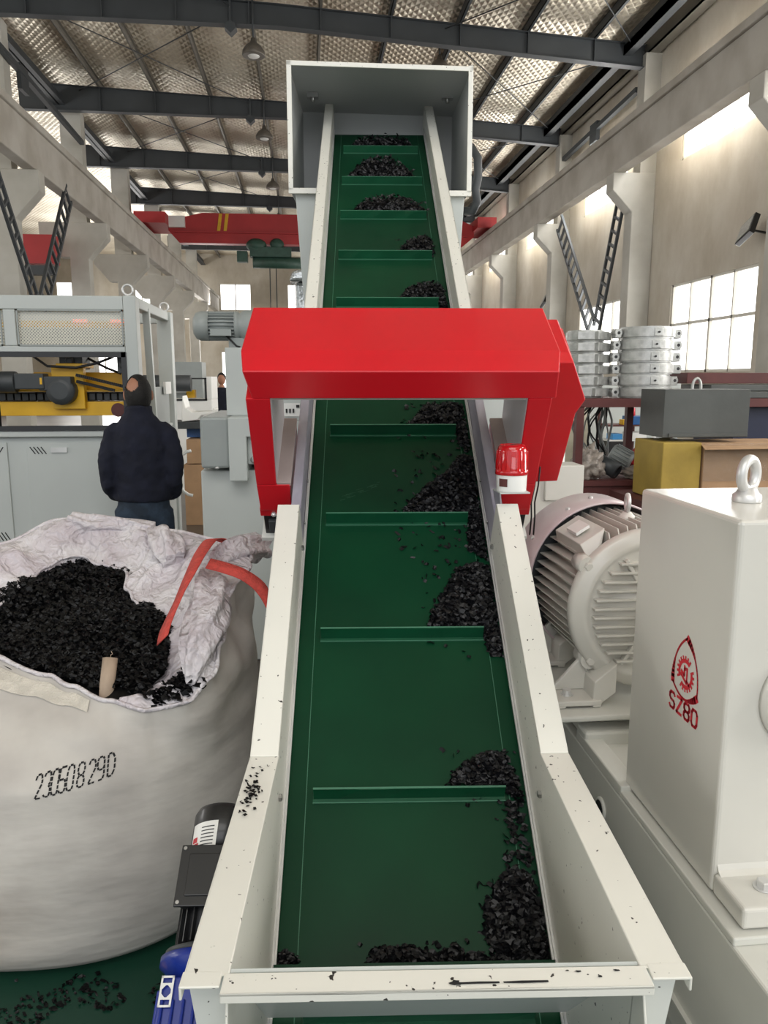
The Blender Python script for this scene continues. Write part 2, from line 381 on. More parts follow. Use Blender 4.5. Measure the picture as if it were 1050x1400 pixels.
for (a, b, c, d) in wins:
    if d < 5: window(0, WX, a, b, c, d, 4, 1, 2.88)
    else: window(0, WX, a, b, c, d, 3, 1)
# end wall
ew = [(-5.85, -3.72, 6.4, 8.2), (-1.2, 0.9, 6.4, 8.2), (3.4, 5.5, 6.4, 8.2), (-5.9, -4.6, 1.0, 3.6), (-1.2, 0.9, 1.0, 3.6), (-12.2, -10.1, 6.4, 8.2), (-16.8, -14.7, 6.4, 8.2), (-9.6, -8.4, 6.4, 8.2), (-10.0, -8.4, 1.0, 3.6), (-15.5, -12.2, 1.0, 3.6)]
struct('wall_back', wall_grid(1, 56, 56.3, -21, WX, 0, 11.5, ew), PLASTER)
for (a, b, c, d) in ew: window(1, 56, a, b, c, d, 2, 1)
lw = [(8 + 6 * k, 11.4 + 6 * k, 1.4, 3.8) for k in range(-2, 7)] + [(8 + 6 * k, 11.4 + 6 * k, 6.3, 7.6) for k in range(-2, 7)]
struct('wall_left', wall_grid(0, -20.6, -20.3, -10, 57, 0, 11.5, lw), PLASTER)
for (a, b, c, d) in lw: window(0, -20.42, a, b, c, d, 3, 1)

# concrete columns with corbels, right and left, and the crane beams they carry
def corbel(sgn, xt, xw, y0, y1):
    """profile in x,z: xt = tip x, xw = column back x"""
    xi = xt + sgn * 0.48
    return [(xw, 0), (xi, 0), (xi, 5.55), (xt, 6.02), (xt, 6.42), (xw, 6.42)]
ORD = ['nearest', 'second nearest', 'third', 'fourth', 'fifth', 'sixth', 'seventh', 'eighth']
for k in range(7):
    y = 12.5 + 6 * k
    t = thing('concrete_column', '%s concrete column with stepped bracket along the right window wall' % ORD[k], 'column', (7.9, y, 0), 0, 'columns on the right wall')
    MB().prism(corbel(1, 7.18, WX, 0, 0), 1, y - 0.22, y + 0.22).build('shaft', CONC2, t, 0.02)
    MB().box((7.82, y - 0.2, 6.42), (WX, y + 0.2, 9.0)).build('upper_shaft', CONC2, t)
for k in range(7):
    y = 13.1 + 6.0 * k
    t = thing('concrete_column', '%s concrete column with stepped bracket along the left crane beam' % ORD[k], 'column', (-6.6, y, 0), 0, 'columns on the left side')
    pr = [(-7.85, 6.3), (-7.85, 5.95), (-7.3, 5.3), (-7.0, 5.3), (-7.0, 0), (-6.45, 0), (-6.45, 5.25), (-5.88, 5.85), (-5.88, 6.3)]
    MB().prism(pr, 1, y - 0.22, y + 0.22).build('shaft', CONC2, t, 0.02)
    MB().box((-7.05, y - 0.2, 6.3), (-6.45, y + 0.2, 9.4)).build('upper_shaft', CONC2, t)
def ibeam_y(x, y0, y1, z0, z1, w, web): return MB().box((x - w / 2, y0, z1 - 0.16), (x + w / 2, y1, z1)).prism([(x - web / 2, z0), (x + web / 2, z0), (x + web / 2, z1 - 0.16), (x - web / 2, z1 - 0.16)], 1, y0, y1)
t = thing('crane_beam', 'long pale concrete crane runway beam running along the right wall', 'beam', (7.3, 30, 6.42))
ibeam_y(7.34, 4, 55.9, 6.42, 7.4, 0.42, 0.30).build('girder', CONC, t, 0.02)
MB().box((7.28, 4, 7.4), (7.40, 55.9, 7.5)).build('rail', DARKBEAM, t)
t = thing('crane_beam', 'long pale concrete crane runway beam along the left columns', 'beam', (-6.1, 30, 6.3))
ibeam_y(-6.08, 3, 55.9, 6.3, 7.35, 0.42, 0.30).build('girder', CONC, t, 0.02)
MB().box((-6.14, 3, 7.35), (-6.02, 55.9, 7.46)).build('rail', MAROON, t)

# roof: sheet with foil, rafters, purlins
def rz_top(x): return ip2([(-8.1, 9.99), (-0.5, 9.68), (8.2, 9.17)], x)
def ip2(t, x):
    for i in range(len(t) - 1):
        if x <= t[i + 1][0] or i == len(t) - 2: return t[i][1] + (x - t[i][0]) / (t[i + 1][0] - t[i][0]) * (t[i + 1][1] - t[i][1])
def rz_bot(x): return ip2([(-8.1, 9.28), (-0.5, 9.26), (8.2, 8.71)], x)
rb = MB()
for xa, xb in [(-8.1, -0.5), (-0.5, 8.5)]:
    rb.hexa([(xa, -10, rz_top(xa) + 0.24), (xb, -10, rz_top(xb) + 0.24), (xb, 57, rz_top(xb) + 0.24), (xa, 57, rz_top(xa) + 0.24),
             (xa, -10, rz_top(xa) + 0.3), (xb, -10, rz_top(xb) + 0.3), (xb, 57, rz_top(xb) + 0.3), (xa, 57, rz_top(xa) + 0.3)])
rb.hexa([(-21, -10, 9.4), (-8.1, -10, 10.23), (-8.1, 57, 10.23), (-21, 57, 9.4), (-21, -10, 9.5), (-8.1, -10, 10.3), (-8.1, 57, 10.3), (-21, 57, 9.5)])
struct('ceiling', rb, FOIL)
for k in range(7):
    y = 12.5 + 6 * k
    t = thing('roof_rafter', '%s dark grey steel roof rafter spanning the hall' % ORD[k], 'rafter', (0, y, 9.2), 0, 'steel roof rafters')
    w = MB(); fl = MB()
    xs = [-8.0, -6.5, -0.5, 8.15]
    for i in range(3):
        a, b = xs[i], xs[i + 1]
        w.hexa([(a, y - 0.02, rz_bot(a)), (b, y - 0.02, rz_bot(b)), (b, y + 0.02, rz_bot(b)), (a, y + 0.02, rz_bot(a)), (a, y - 0.02, rz_top(a)), (b, y - 0.02, rz_top(b)), (b, y + 0.02, rz_top(b)), (a, y + 0.02, rz_top(a))])
        for zf, dz in ((rz_bot, -0.012), (rz_top, 0.0)):
            fl.hexa([(a, y - 0.11, zf(a) + dz), (b, y - 0.11, zf(b) + dz), (b, y + 0.11, zf(b) + dz), (a, y + 0.11, zf(a) + dz), (a, y - 0.11, zf(a) + dz + 0.015), (b, y - 0.11, zf(b) + dz + 0.015), (b, y + 0.11, zf(b) + dz + 0.015), (a, y + 0.11, zf(a) + dz + 0.015)])
    w.build('web', DARKBEAM, t); fl.build('flanges', DARKBEAM, t)
    for i in range(10):
        x = -7.3 + 1.55 * i; MB().box((x - 0.012, y - 0.1, rz_bot(x)), (x + 0.012, y + 0.1, rz_top(x))).build('stiffener', DARKBEAM, t)
    x = -1.5
    MB().prism([(x - 0.13, 9.18), (x, 9.06), (x + 0.13, 9.18), (x + 0.1, 9.26), (x + 0.02, 9.3), (x + 0.02, 9.75), (x - 0.02, 9.75), (x - 0.02, 9.3), (x - 0.1, 9.26)], 1, y - 0.12, y + 0.12).build('splice_plate', DARKBEAM, t)
for i in range(10):
    x = -7.3 + 1.55 * i
    z = rz_top(x) + 0.015
    p = MB().box((x - 0.035, 2, z), (x + 0.035, 56, z + 0.02)).box((x - 0.035, 2, z), (x - 0.02, 56, z + 0.21)).box((x - 0.035, 2, z + 0.19), (x + 0.03, 56, z + 0.21))
    o = p.build('roof_purlin', PURL if i < 6 else DARKBEAM); tag(o, '%s steel purlin from the left running the length of the roof' % (ORD + ['ninth', 'tenth'])[i] if i else 'leftmost steel purlin running the length of the roof', 'purlin', 'roof purlins')
    o['label'] = ['leftmost', 'second', 'third', 'fourth', 'fifth', 'sixth', 'seventh', 'eighth', 'ninth', 'rightmost'][i] + ' steel purlin, counted from the left, under the foil roof'
# eave gutter beams by the right wall, and twin struts on the left
o = MB().box((7.35, 2, 8.98), (7.55, 56, 9.18)).box((7.35, 2, 8.98), (7.37, 56, 9.33)).build('eave_gutter', DARKBEAM); tag(o, 'dark folded steel eave gutter high along the right wall', 'gutter')
o = MB().box((7.86, 2, 9.0), (8.14, 56, 9.03)).box((7.86, 2, 9.0), (7.9, 56, 9.3)).build('eave_beam', PURL); tag(o, 'grey steel eave beam tucked against the top of the right wall', 'beam')
o = MB().box((-7.05, 2, 9.42), (-6.75, 56, 9.45)).box((-6.92, 2, 9.42), (-6.88, 56, 9.75)).build('eave_beam', DARKBEAM); tag(o, 'dark steel tie beam along the roof above the left columns', 'beam')
# roof cross bracing rods
n = 0
BR = ['crossing down to the right', 'crossing down to the left']
BAY = ['nearest', 'second nearest', 'third', 'fourth', 'fifth']
for k in range(4):
    y = 12.6 + 6 * k
    for side, (xa, xb) in enumerate([(-6.3, -1.5), (3.2, 7.6)]):
        for q in range(2):
            x0, x1 = (xa, xb) if q == 0 else (xb, xa)
            z0 = rz_top(x0) - 0.12; z1 = rz_top(x1) - 0.12
            o = MB().cyl((x0, y, z0), (x1, y + 5.8, z1), 0.013, n=6).build('brace_rod', DARKBEAM)
            tag(o, 'thin dark roof brace rod in the %s %s bay, %s' % (BAY[k], ['left', 'right'][side], 'nearer end to the left' if q == 0 else 'nearer end to the right'), 'rod', 'roof brace rods')
# hanging high-bay lamps
def hb(x, y, z, lab):
    t = thing('pendant_lamp', lab, 'lamp', (x, y, z), 0, 'hanging bell lamps')
    MB().lathe((x, y, z), (0, 0, 1), [(0.24, 0), (0.25, 0.02), (0.24, 0.1), (0.17, 0.2), (0.07, 0.27), (0.05, 0.36)], 20).build('lamp_shade', mat_shade, t)
    MB().cyl((x, y, z + 0.3), (x, y, rz_top(x) + 0.25), 0.02, n=8).build('stem', DARKBEAM, t)
    MB().ball((x, y, z + 0.02), 0.14, 0.14, 0.06).build('bulb', WHITE, t)
mat_shade = mat('lamp_shade_grey', (112, 106, 98), 0.4, metal=0.3)
for x, y, z, lb in [(-1.02, 18.4, 8.62, 'largest bell lamp hanging left of the hopper near the top'), (-1.1, 24.3, 8.62, 'second bell lamp down, left of the hopper'), (-1.1, 30.3, 8.62, 'third bell lamp down, small, left of the hopper'), (-1.1, 36.3, 8.6, 'smallest bell lamp, just above the red crane girder'), (3.35, 20.0, 9.05, 'bell lamp hanging just behind the top right of the hopper')]: hb(x, y, z, lb)
# overhead cranes
t = thing('overhead_crane', 'red overhead crane girder with green hoist spanning the main hall', 'crane', (0.7, 32, 7.4))
MB().prism([(-5.2, 7.35), (-4.8, 6.9), (6.3, 6.9), (6.8, 7.3), (6.8, 7.7), (6.1, 8.02), (-3.9, 8.02), (-5.2, 7.72)], 1, 31.8, 32.25).box((-5.0, 31.7, 7.28), (6.5, 31.81, 7.34)).build('girder', CRANE, t)
MB().box((-6.3, 30.9, 7.46), (-5.15, 33.2, 7.86)).build('end_carriage', CRANE, t)
MB().box((6.75, 30.9, 7.5), (7.5, 33.2, 7.9)).build('end_carriage', CRANE, t)
MB().box((-5.15, 31.6, 7.45), (-4.55, 31.78, 7.86)).build('control_box', WHITE, t)
sm = MB()
for q in range(2): sm.prism([(-3.35 + q * 0.25, 7.36), (-3.23 + q * 0.25, 7.36), (-3.13 + q * 0.25, 8.0), (-3.25 + q * 0.25, 8.0)], 1, 31.78, 31.8)
sm.build('warning_stripes', YEL, t)
h = MB().ball((-1.85, 31.8, 6.85), 0.4, 0.25, 0.26).ball((-1.05, 31.8, 6.88), 0.28, 0.25, 0.24).box((-2.1, 31.6, 6.4), (-0.5, 32.1, 6.75)).cyl((-2.0, 31.8, 6.2), (0.1, 31.8, 6.2), 0.22).box((-2.6, 31.6, 6.2), (-2.2, 32.0, 6.6)).build('hoist', GREEN, t)
MB().cyl((0.1, 31.8, 6.25), (1.4, 31.8, 6.25), 0.12).build('hoist_motor', ZINC, t)
for x in (-1.35, -1.1): MB().cyl((x, 31.8, 6.1), (x, 31.8, 2.4), 0.02, n=6).build('rope', DARKBEAM, t)
t = thing('overhead_crane', 'red overhead crane girder in the left side bay seen behind the ladder brace', 'crane', (-12, 24, 5.1))
MB().box((-19.8, 23.8, 4.95), (-7.1, 24.2, 5.75)).build('girder', CRANE, t)
MB().box((-19.8, 23.4, 4.6), (-7.1, 23.7, 4.85)).build('walkway', DARKBEAM, t)
# ladder braces between columns
def lattice(p, q, w, wd, nr, lab):
    p = Vector(p); q = Vector(q); d = (q - p).normalized(); sd = Vector((1, 0, 0)).cross(d).normalized()
    t = thing('ladder_brace', lab, 'brace', tuple(q), 0, 'ladder-like column braces')
    for s_ in (-1, 1): MB().bar(p + sd * s_ * w / 2, q + sd * s_ * w / 2, 0.065, 0.065, (1, 0, 0)).build('side_rail', DARKBEAM, t)
    for i in range(nr):
        c = p.lerp(q, (i + 0.4) / nr); MB().bar(c - sd * w / 2, c + sd * w / 2, 0.06, 0.06, (1, 0, 0)).build('rung', DARKBEAM, t)
lattice((7.62, 23.5, 6.3), (7.62, 20.4, 3.0), 0.5, 0.05, 12, 'dark ladder-like steel brace, left arm of the V on the right wall')
lattice((7.62, 18.85, 5.95), (7.62, 20.1, 3.0), 0.42, 0.05, 10, 'dark ladder-like steel brace, right arm of the V on the right wall')
lattice((-5.95, 15.9, 6.4), (-5.95, 18.45, 3.3), 0.32, 0.05, 11, 'dark ladder-like steel brace, left arm of the V above the grey machine')
lattice((-5.95, 21.4, 6.35), (-5.95, 18.75, 3.3), 0.5, 0.05, 11, 'dark ladder-like steel brace, right arm of the V above the grey machine')
o = MB().bar((7.95, 24.3, 8.3), (7.95, 19.0, 8.45), 0.12, 0.12).box((7.9, 21.5, 8.05), (8.0, 22.0, 8.55)).build('knee_brace', DARKBEAM); tag(o, 'dark steel tube brace between columns above the right crane beam', 'brace')
o = MB().bar((-6.37, 18.0, 8.66), (-6.37, 24.6, 8.45), 0.12, 0.12).box((-6.42, 19.6, 8.2), (-6.32, 20.1, 8.75)).build('knee_brace', DARKBEAM); tag(o, 'dark steel tube brace above the left crane beam', 'brace')
# floodlights on the right wall
for (y, z, lab) in [(13.6, 4.3, 'black square floodlight on the right wall above the large window'), (25.4, 4.25, 'small floodlight on the far part of the right wall')]:
    t = thing('floodlight', lab, 'floodlight', (8.1, y, z), 0)
    T = Matrix.Translation((7.85, y, z)) @ Matrix.Rotation(R(-20), 4, 'X') @ Matrix.Rotation(R(25), 4, 'Y')
    MB(T).box((-0.05, -0.24, -0.2), (0.05, 0.24, 0.2)).build('housing', BLACKP, t, 0.01)
    MB(T).box((-0.06, -0.2, -0.16), (-0.05, 0.2, 0.16)).build('glass', ALU, t)
    MB().bar((7.88, y, z), (8.2, y, z - 0.05), 0.05, 0.03).build('bracket', BLACKP, t)

# ================================================================ CONVEYOR (frame: u across, s up the incline, n off the belt)
az, inc = R(4.3), R(35.25)
er = Vector((math.cos(az), -math.sin(az), 0)); ee = Vector((math.sin(az) * math.cos(inc), math.cos(az) * math.cos(inc), math.sin(inc))); en = er.cross(ee)
P0 = Vector((0.1793, 1.0515, 0.1774))
F = Matrix((( er.x, ee.x, en.x, P0.x), (er.y, ee.y, en.y, P0.y), (er.z, ee.z, en.z, P0.z), (0, 0, 0, 1)))
conv = thing('belt_conveyor', 'white inclined belt conveyor with a green cleated belt in the centre', 'conveyor', M=F)
def FB(): return MB(F)
kx, kn = 0.314, 0.579      # front top corner of the feed hopper sides
def side(sg, poly, u0, u1): return FB().prism(poly, 0, sg * u0, sg * u1)
BS = 5.36
for sg in (-1, 1):
    # feed hopper side: plate, top flange that follows the kink, folded lip
    pl = side(sg, [(-0.12, -0.12), (1.67, -0.12), (1.67, 0.2), (0.85, 0.2), (kx, kn), (0.2, 0.50), (0.15, 0.12)], 0.300, 0.304)
    for (a, b) in (((1.67, 0.2), (0.85, 0.2)), ((0.85, 0.2), (kx, kn))):
        pl.hexa([(sg * 0.300, a[0], a[1] - 0.005), (sg * 0.366, a[0], a[1] - 0.005), (sg * 0.366, b[0], b[1] - 0.005), (sg * 0.300, b[0], b[1] - 0.005),
                 (sg * 0.300, a[0], a[1]), (sg * 0.366, a[0], a[1]), (sg * 0.366, b[0], b[1]), (sg * 0.300, b[0], b[1])])
    dx, dn = -0.8166 * 0.03, 0.5771 * 0.03      # flange ends run past the front rim
    pl.build('hopper_side', CREAM, conv, 0.003)
    lp = FB()
    for (a, b, dd) in (((1.67, 0.2), (0.85, 0.2), 0.075), ((0.85, 0.2), (kx, kn), 0.022)):
        lp.hexa([(sg * 0.362, a[0], a[1] - dd), (sg * 0.366, a[0], a[1] - dd), (sg * 0.366, b[0], b[1] - dd), (sg * 0.362, b[0], b[1] - dd),
                 (sg * 0.362, a[0], a[1]), (sg * 0.366, a[0], a[1]), (sg * 0.366, b[0], b[1]), (sg * 0.362, b[0], b[1])])
    lp.hexa([(sg * 0.300, 1.667, 0.1), (sg * 0.366, 1.667, 0.1), (sg * 0.366, 1.671, 0.1), (sg * 0.300, 1.671, 0.1), (sg * 0.300, 1.667, 0.2), (sg * 0.366, 1.667, 0.2), (sg * 0.366, 1.671, 0.2), (sg * 0.300, 1.671, 0.2)])
    lp.build('flange_lip', CREAM, conv, 0.0015)
    # front closing cheek below the rim
    FB().add([(sg * 0.300, kx + 0.012, kn - 0.02), (sg * 0.366, kx + 0.012, kn - 0.02), (sg * 0.352, kx + 0.03, kn - 0.12), (sg * 0.335, kx - 0.02, kn - 0.3), (sg * 0.335, -0.05, -0.1), (sg * 0.300, -0.05, -0.1),
              (sg * 0.300, kx + 0.008, kn - 0.02), (sg * 0.366, kx + 0.008, kn - 0.02), (sg * 0.352, kx + 0.026, kn - 0.12), (sg * 0.335, kx - 0.024, kn - 0.3), (sg * 0.335, -0.054, -0.1), (sg * 0.300, -0.054, -0.1)],
             [(0, 1, 2, 3, 4, 5), (11, 10, 9, 8, 7, 6)] + [(i, (i + 1) % 6, 6 + (i + 1) % 6, 6 + i) for i in range(6)]).build('front_cheek', WALLP, conv)
    # middle wall, still in its film, with the upper wall beyond
    md = side(sg, [(1.6, -0.1), (2.75, -0.1), (2.75, 0.14), (1.6, 0.14)], 0.302, 0.306)
    md.box((sg * 0.302, 1.68, 0.136), (sg * 0.334, 2.75, 0.14)).box((sg * 0.331, 1.68, 0.10), (sg * 0.334, 2.75, 0.14))
    md.build('side_wall', BARE, conv, 0.0015)
    up = side(sg, [(2.75, -0.1), (5.55, -0.1), (5.55, 0.145), (2.75, 0.145)], 0.300, 0.306)
    up.box((sg * 0.300, 2.75, 0.137), (sg * 0.356, 5.55, 0.145)).box((sg * 0.35, 2.75, 0.03), (sg * 0.356, 5.55, 0.145)).box((sg * 0.300, 5.544, 0.02), (sg * 0.356, 5.552, 0.145))
    up.build('side_wall', CREAM, conv, 0.002)
    FB().box((sg * 0.292, 0.3, 0.012), (sg * 0.3, 5.4, 0.02)).box((sg * 0.296, 0.3, 0.012), (sg * 0.3, 5.4, 0.03)).build('wear_strip', ZINC, conv)
    FB().box((sg * 0.31, -0.12, -0.22), (sg * 0.36, 5.3, -0.10)).build('frame_rail', WALLP, conv, 0.004)
    for s_, n_ in ((0.78, 0.14), (1.62, 0.06)):
        FB().lathe((sg * 0.2995, s_, n_), (-sg, 0, 0), [(0.009, 0), (0.009, 0.006), (0.006, 0.008)], 6, smooth=False).build('bolt', STEEL, conv)
    for s_ in (1.75, 1.95):
        FB().lathe((sg * 0.3, s_, 0.04), (-sg, 0, 0), [(0.006, 0), (0.006, 0.004)], 8).build('bolt', STEEL, conv)
    for s_, hgt in ((1.1, 0), (4.0, 0)):
        p = F @ Vector((sg * 0.335, s_, -0.2)); MB().box((p.x - 0.025, p.y - 0.025, 0), (p.x + 0.025, p.y + 0.025, p.z + 0.03)).build('leg', WALLP, conv)
# front rim and the board below it
h_ = Vector((0, -0.8166, 0.5771))        # horizontal towards the viewer in the conveyor frame
v_ = Vector((0, 0.5771, 0.8166))         # straight up
c0 = Vector((0, kx, kn))
def q(u, hh, vv): p = c0 + h_ * hh + v_ * vv; return (u, p.y, p.z)
rim = FB().hexa([q(-0.307, -0.004, -0.004), q(0.307, -0.004, -0.004), q(0.307, 0.036, -0.004), q(-0.307, 0.036, -0.004), q(-0.307, -0.004, 0.002), q(0.307, -0.004, 0.002), q(0.307, 0.036, 0.002), q(-0.307, 0.036, 0.002)])
rim.hexa([q(-0.307, 0.032, -0.014), q(0.307, 0.032, -0.014), q(0.307, 0.036, -0.014), q(-0.307, 0.036, -0.014), q(-0.307, 0.032, 0.002), q(0.307, 0.032, 0.002), q(0.307, 0.036, 0.002), q(-0.307, 0.036, 0.002)])
for sg in (-1, 1):      # flange ends that run out to the corner
    rim.hexa([q(sg * 0.31, -0.01, -0.004), q(sg * 0.368, -0.01, -0.004), q(sg * 0.368, 0.020, -0.004), q(sg * 0.31, 0.020, -0.004), q(sg * 0.31, -0.01, 0.0005), q(sg * 0.368, -0.01, 0.0005), q(sg * 0.368, 0.020, 0.0005), q(sg * 0.31, 0.020, 0.0005)])
    rim.hexa([q(sg * 0.364, -0.01, -0.022), q(sg * 0.368, -0.01, -0.022), q(sg * 0.368, 0.020, -0.022), q(sg * 0.364, 0.020, -0.022), q(sg * 0.364, -0.01, 0.0), q(sg * 0.368, -0.01, 0.0), q(sg * 0.368, 0.020, 0.0), q(sg * 0.364, 0.020, 0.0)])
rim.build('front_rim', CREAM, conv, 0.003, 3)
FB().hexa([(-0.3, 0.372, 0.045), (0.3, 0.372, 0.045), (0.3, 0.378, 0.045), (-0.3, 0.378, 0.045), (-0.3, kx + 0.006, kn - 0.01), (0.3, kx + 0.006, kn - 0.01), (0.3, kx + 0.012, kn - 0.01), (-0.3, kx + 0.012, kn - 0.01)]).build('front_board', GREYP, conv, 0.001)
FB().box((-0.298, 0.43, 0.006), (0.298, 0.47, 0.03)).build('rubber_skirt', BELT, conv)
rn = random.Random(5)
def scab(cx, cy, L, w, seed):
    rr = random.Random(seed); vs = []; N = 14
    for i in range(N):
        a = 2 * PI * i / N; k = 0.55 + 0.45 * rr.random(); vs.append((cx + math.cos(a) * L / 2 * k, cy + math.sin(a) * w / 2 * k))
    return vs
def on_rim(pts, hz=0.0032):
    o = [F @ Vector(q(x, y, hz)) for x, y in pts]; MB().add(o, [tuple(range(len(o)))]).build('scraped_mark', INK, conv, fix=False)
on_rim(scab(0.025, 0.024, 0.022, 0.012, 1)); on_rim([(0.03, 0.0235), (0.06, 0.0225), (0.088, 0.023), (0.088, 0.0265), (0.06, 0.0265), (0.033, 0.027)])
on_rim([(0.093, 0.0235), (0.12, 0.0222), (0.158, 0.0225), (0.158, 0.0262), (0.12, 0.027), (0.094, 0.0262)])
for i, (x, y, L, w) in enumerate([(0.205, 0.007, 0.014, 0.004), (0.235, 0.017, 0.008, 0.006), (0.262, 0.006, 0.012, 0.004), (0.19, 0.005, 0.006, 0.003), (-0.2, 0.03, 0.003, 0.002), (0.1, 0.032, 0.003, 0.002)]): on_rim(scab(x, y, L, w, i + 3))
# belt loop
prof = []
rr_ = 0.055
def belt_prof(r):
    pts = []
    for i in range(13): a = -PI / 2 - PI * i / 12; pts.append((0.0 + r * math.cos(a), -rr_ + r * math.sin(a)))
    for i in range(13): a = PI / 2 - PI * i / 12; pts.append((BS + r * math.cos(a), -rr_ + r * math.sin(a)))
    return pts
oa, ia = belt_prof(rr_), belt_prof(rr_ - 0.005); N = len(oa); b = FB(); vs = []
for (u, P_) in ((-0.297, oa), (0.297, oa), (-0.297, ia), (0.297, ia)): vs += [(u, x, z) for x, z in P_]
fs = []
for i in range(N):
    j = (i + 1) % N; fs += [(i, j, N + j, N + i), (2 * N + i, 3 * N + i, 3 * N + j, 2 * N + j), (i, 2 * N + i, 2 * N + j, j), (N + i, N + j, 3 * N + j, 3 * N + i)]
belt = b.add(vs, fs).build('belt', BELT, conv)
cs = [-0.09, 0.372, 0.84, 1.319, 1.785, 2.249, 2.71, 3.177, 3.639, 4.102, 4.564, 5.05]
for i, s_ in enumerate(cs):
    wv = random.Random(i); jag = [0.002 * wv.uniform(-1, 1) for _ in range(9)]
    cb = FB(); xs = [-0.23 + 0.47 * k / 8 for k in range(9)]
    cb.box((-0.232, s_ - 0.012, 0), (0.242, s_ + 0.018, 0.003))
    for k in range(8):
        a, c = xs[k], xs[k + 1]
        cb.hexa([(a, s_ - 0.0025, 0.002), (c, s_ - 0.0025, 0.002), (c, s_ + 0.0025, 0.002), (a, s_ + 0.0025, 0.002),
                 (a, s_ + 0.004 + jag[k], 0.042), (c, s_ + 0.004 + jag[k + 1], 0.042), (c, s_ + 0.008 + jag[k + 1], 0.042), (a, s_ + 0.008 + jag[k], 0.042)])
    cl = cb.build('cleat', CLEAT, belt)
    FB().box((-0.232, s_ - 0.0135, 0), (0.242, s_ - 0.011, 0.0042)).box((-0.23, s_ + 0.0035, 0.0415), (0.24, s_ + 0.0085, 0.043)).build('cleat_edge', CLEDGE, cl)
rs_ = random.Random(21); sf = FB()
for _ in range(26):
    u0_ = rs_.uniform(-0.19, -0.05); s0_ = 1.90 + (u0_ + 0.19) * 0.55 + rs_.uniform(-0.012, 0.012); L_ = rs_.uniform(0.006, 0.022); w_ = rs_.uniform(0.0008, 0.0022)
    sf.add([(u0_, s0_, 0.0006), (u0_ + L_, s0_ + L_ * 0.4, 0.0006), (u0_ + L_, s0_ + L_ * 0.4 + w_, 0.0006), (u0_, s0_ + w_, 0.0006)], [(0, 1, 2, 3)])
tag(sf.build('scuff_marks', mat('belt_scuff', (34, 84, 60), 0.6), belt, fix=False), kind='stuff')
for u in (-0.250, 0.252): FB().box((u, 0.0, 0), (u + 0.0018, BS, 0.0012)).build('belt_seam', CLEDGE, belt)
for s_ in (0.0, BS): FB().cyl((-0.3, s_, -rr_), (0.3, s_, -rr_), rr_ - 0.006, n=28).build('roller', STEEL, conv)
FB().box((-0.3, 0.15, -0.012), (0.3, BS - 0.1, -0.0055)).build('slider_bed', STEEL, conv)
# small steel bracket on the side for the hood cables
# ---------------------------------------------------------------- flakes
def flake_mesh(mb, P, nrm, size, rr, flat=0.6):
    n = (Vector(nrm) + Vector((rr.gauss(0, 1), rr.gauss(0, 1), rr.gauss(0, 1))) * flat).normalized()
    a = n.cross(Vector((rr.random(), rr.random(), rr.random() + 0.1))).normalized(); b_ = n.cross(a)
    L = size * rr.uniform(0.6, 1.5); W = size * rr.uniform(0.3, 0.8); bend = size * rr.uniform(-0.35, 0.35)
    P = Vector(P); o = len(mb.v)
    mb.v += [P - a * L / 2 - b_ * W * 0.3, P - a * L * 0.3 + b_ * W / 2, P + n * bend - b_ * W / 2, P + n * bend + b_ * W * 0.45, P + a * L * 0.35 - b_ * W * 0.45, P + a * L / 2 + b_ * W * 0.25]
    mb.f += [(o, o + 2, o + 3, o + 1), (o + 2, o + 4, o + 5, o + 3)]; mb.sm += [False, False]
def inpoly(p, poly):
    x, y = p; c = False; n = len(poly)
    for i in range(n):
        (x1, y1), (x2, y2) = poly[i], poly[i - 1]
        if (y1 > y) != (y2 > y) and x < (x2 - x1) * (y - y1) / (y2 - y1) + x1: c = not c
    return c
def edist(p, poly):
    m = 9
    for i in range(len(poly)):
        a = Vector(poly[i]); b_ = Vector(poly[i - 1]); d = b_ - a; t = max(0, min(1, (Vector(p) - a).dot(d) / max(d.length_squared, 1e-9)))
        m = min(m, (Vector(p) - a - d * t).length)
    return m
def pile(name, label, poly, cnt, size, hmax, seed, base=0.0, core=True, grp='black flakes on the belt'):
    rr = random.Random(seed); mb = MB(); xs = [p[0] for p in poly]; ys = [p[1] for p in poly]; n = 0; tries = 0
    cn = F.to_3x3() @ Vector((0, 0, 1))
    if core:      # packed mound under the loose flakes
        st = 0.012; x0, y0 = min(xs), min(ys); nx = int((max(xs) - x0) / st) + 2; ny = int((max(ys) - y0) / st) + 2; g = {}
        for i in range(nx):
            for j in range(ny):
                p = (x0 + i * st, y0 + j * st)
                if inpoly(p, poly):
                    hh = min(hmax * 0.8, edist(p, poly) * 1.1) * (0.7 + 0.5 * noise.noise(Vector((p[0] * 30, p[1] * 30, seed)))) ; g[i, j] = len(mb.v); mb.v.append(F @ Vector((p[0], p[1], max(hh, 0.002))))
        for (i, j) in list(g):
            if (i + 1, j) in g and (i, j + 1) in g and (i + 1, j + 1) in g: mb.f.append((g[i, j], g[i + 1, j], g[i + 1, j + 1], g[i, j + 1])); mb.sm.append(False)
    while n < cnt and tries < cnt * 40:
        tries += 1; p = (rr.uniform(min(xs) - 0.01, max(xs) + 0.005), rr.uniform(min(ys) - 0.01, max(ys) + 0.01))
        if not inpoly(p, poly) and rr.random() > 0.03: continue
        if abs(p[0]) > 0.29: continue
        hh = min(hmax, edist(p, poly) * 1.2) if inpoly(p, poly) else 0
        z = 0.004 + hh * rr.uniform(0.55, 1.05); flake_mesh(mb, F @ Vector((p[0], p[1], z)), cn, size, rr); n += 1
    o = mb.build(name, FLAKEB, None, fix=False); tag(o, label, 'plastic flakes', grp, 'stuff'); return o
def mv(poly, ds): return [(u, s_ + ds) for u, s_ in poly]
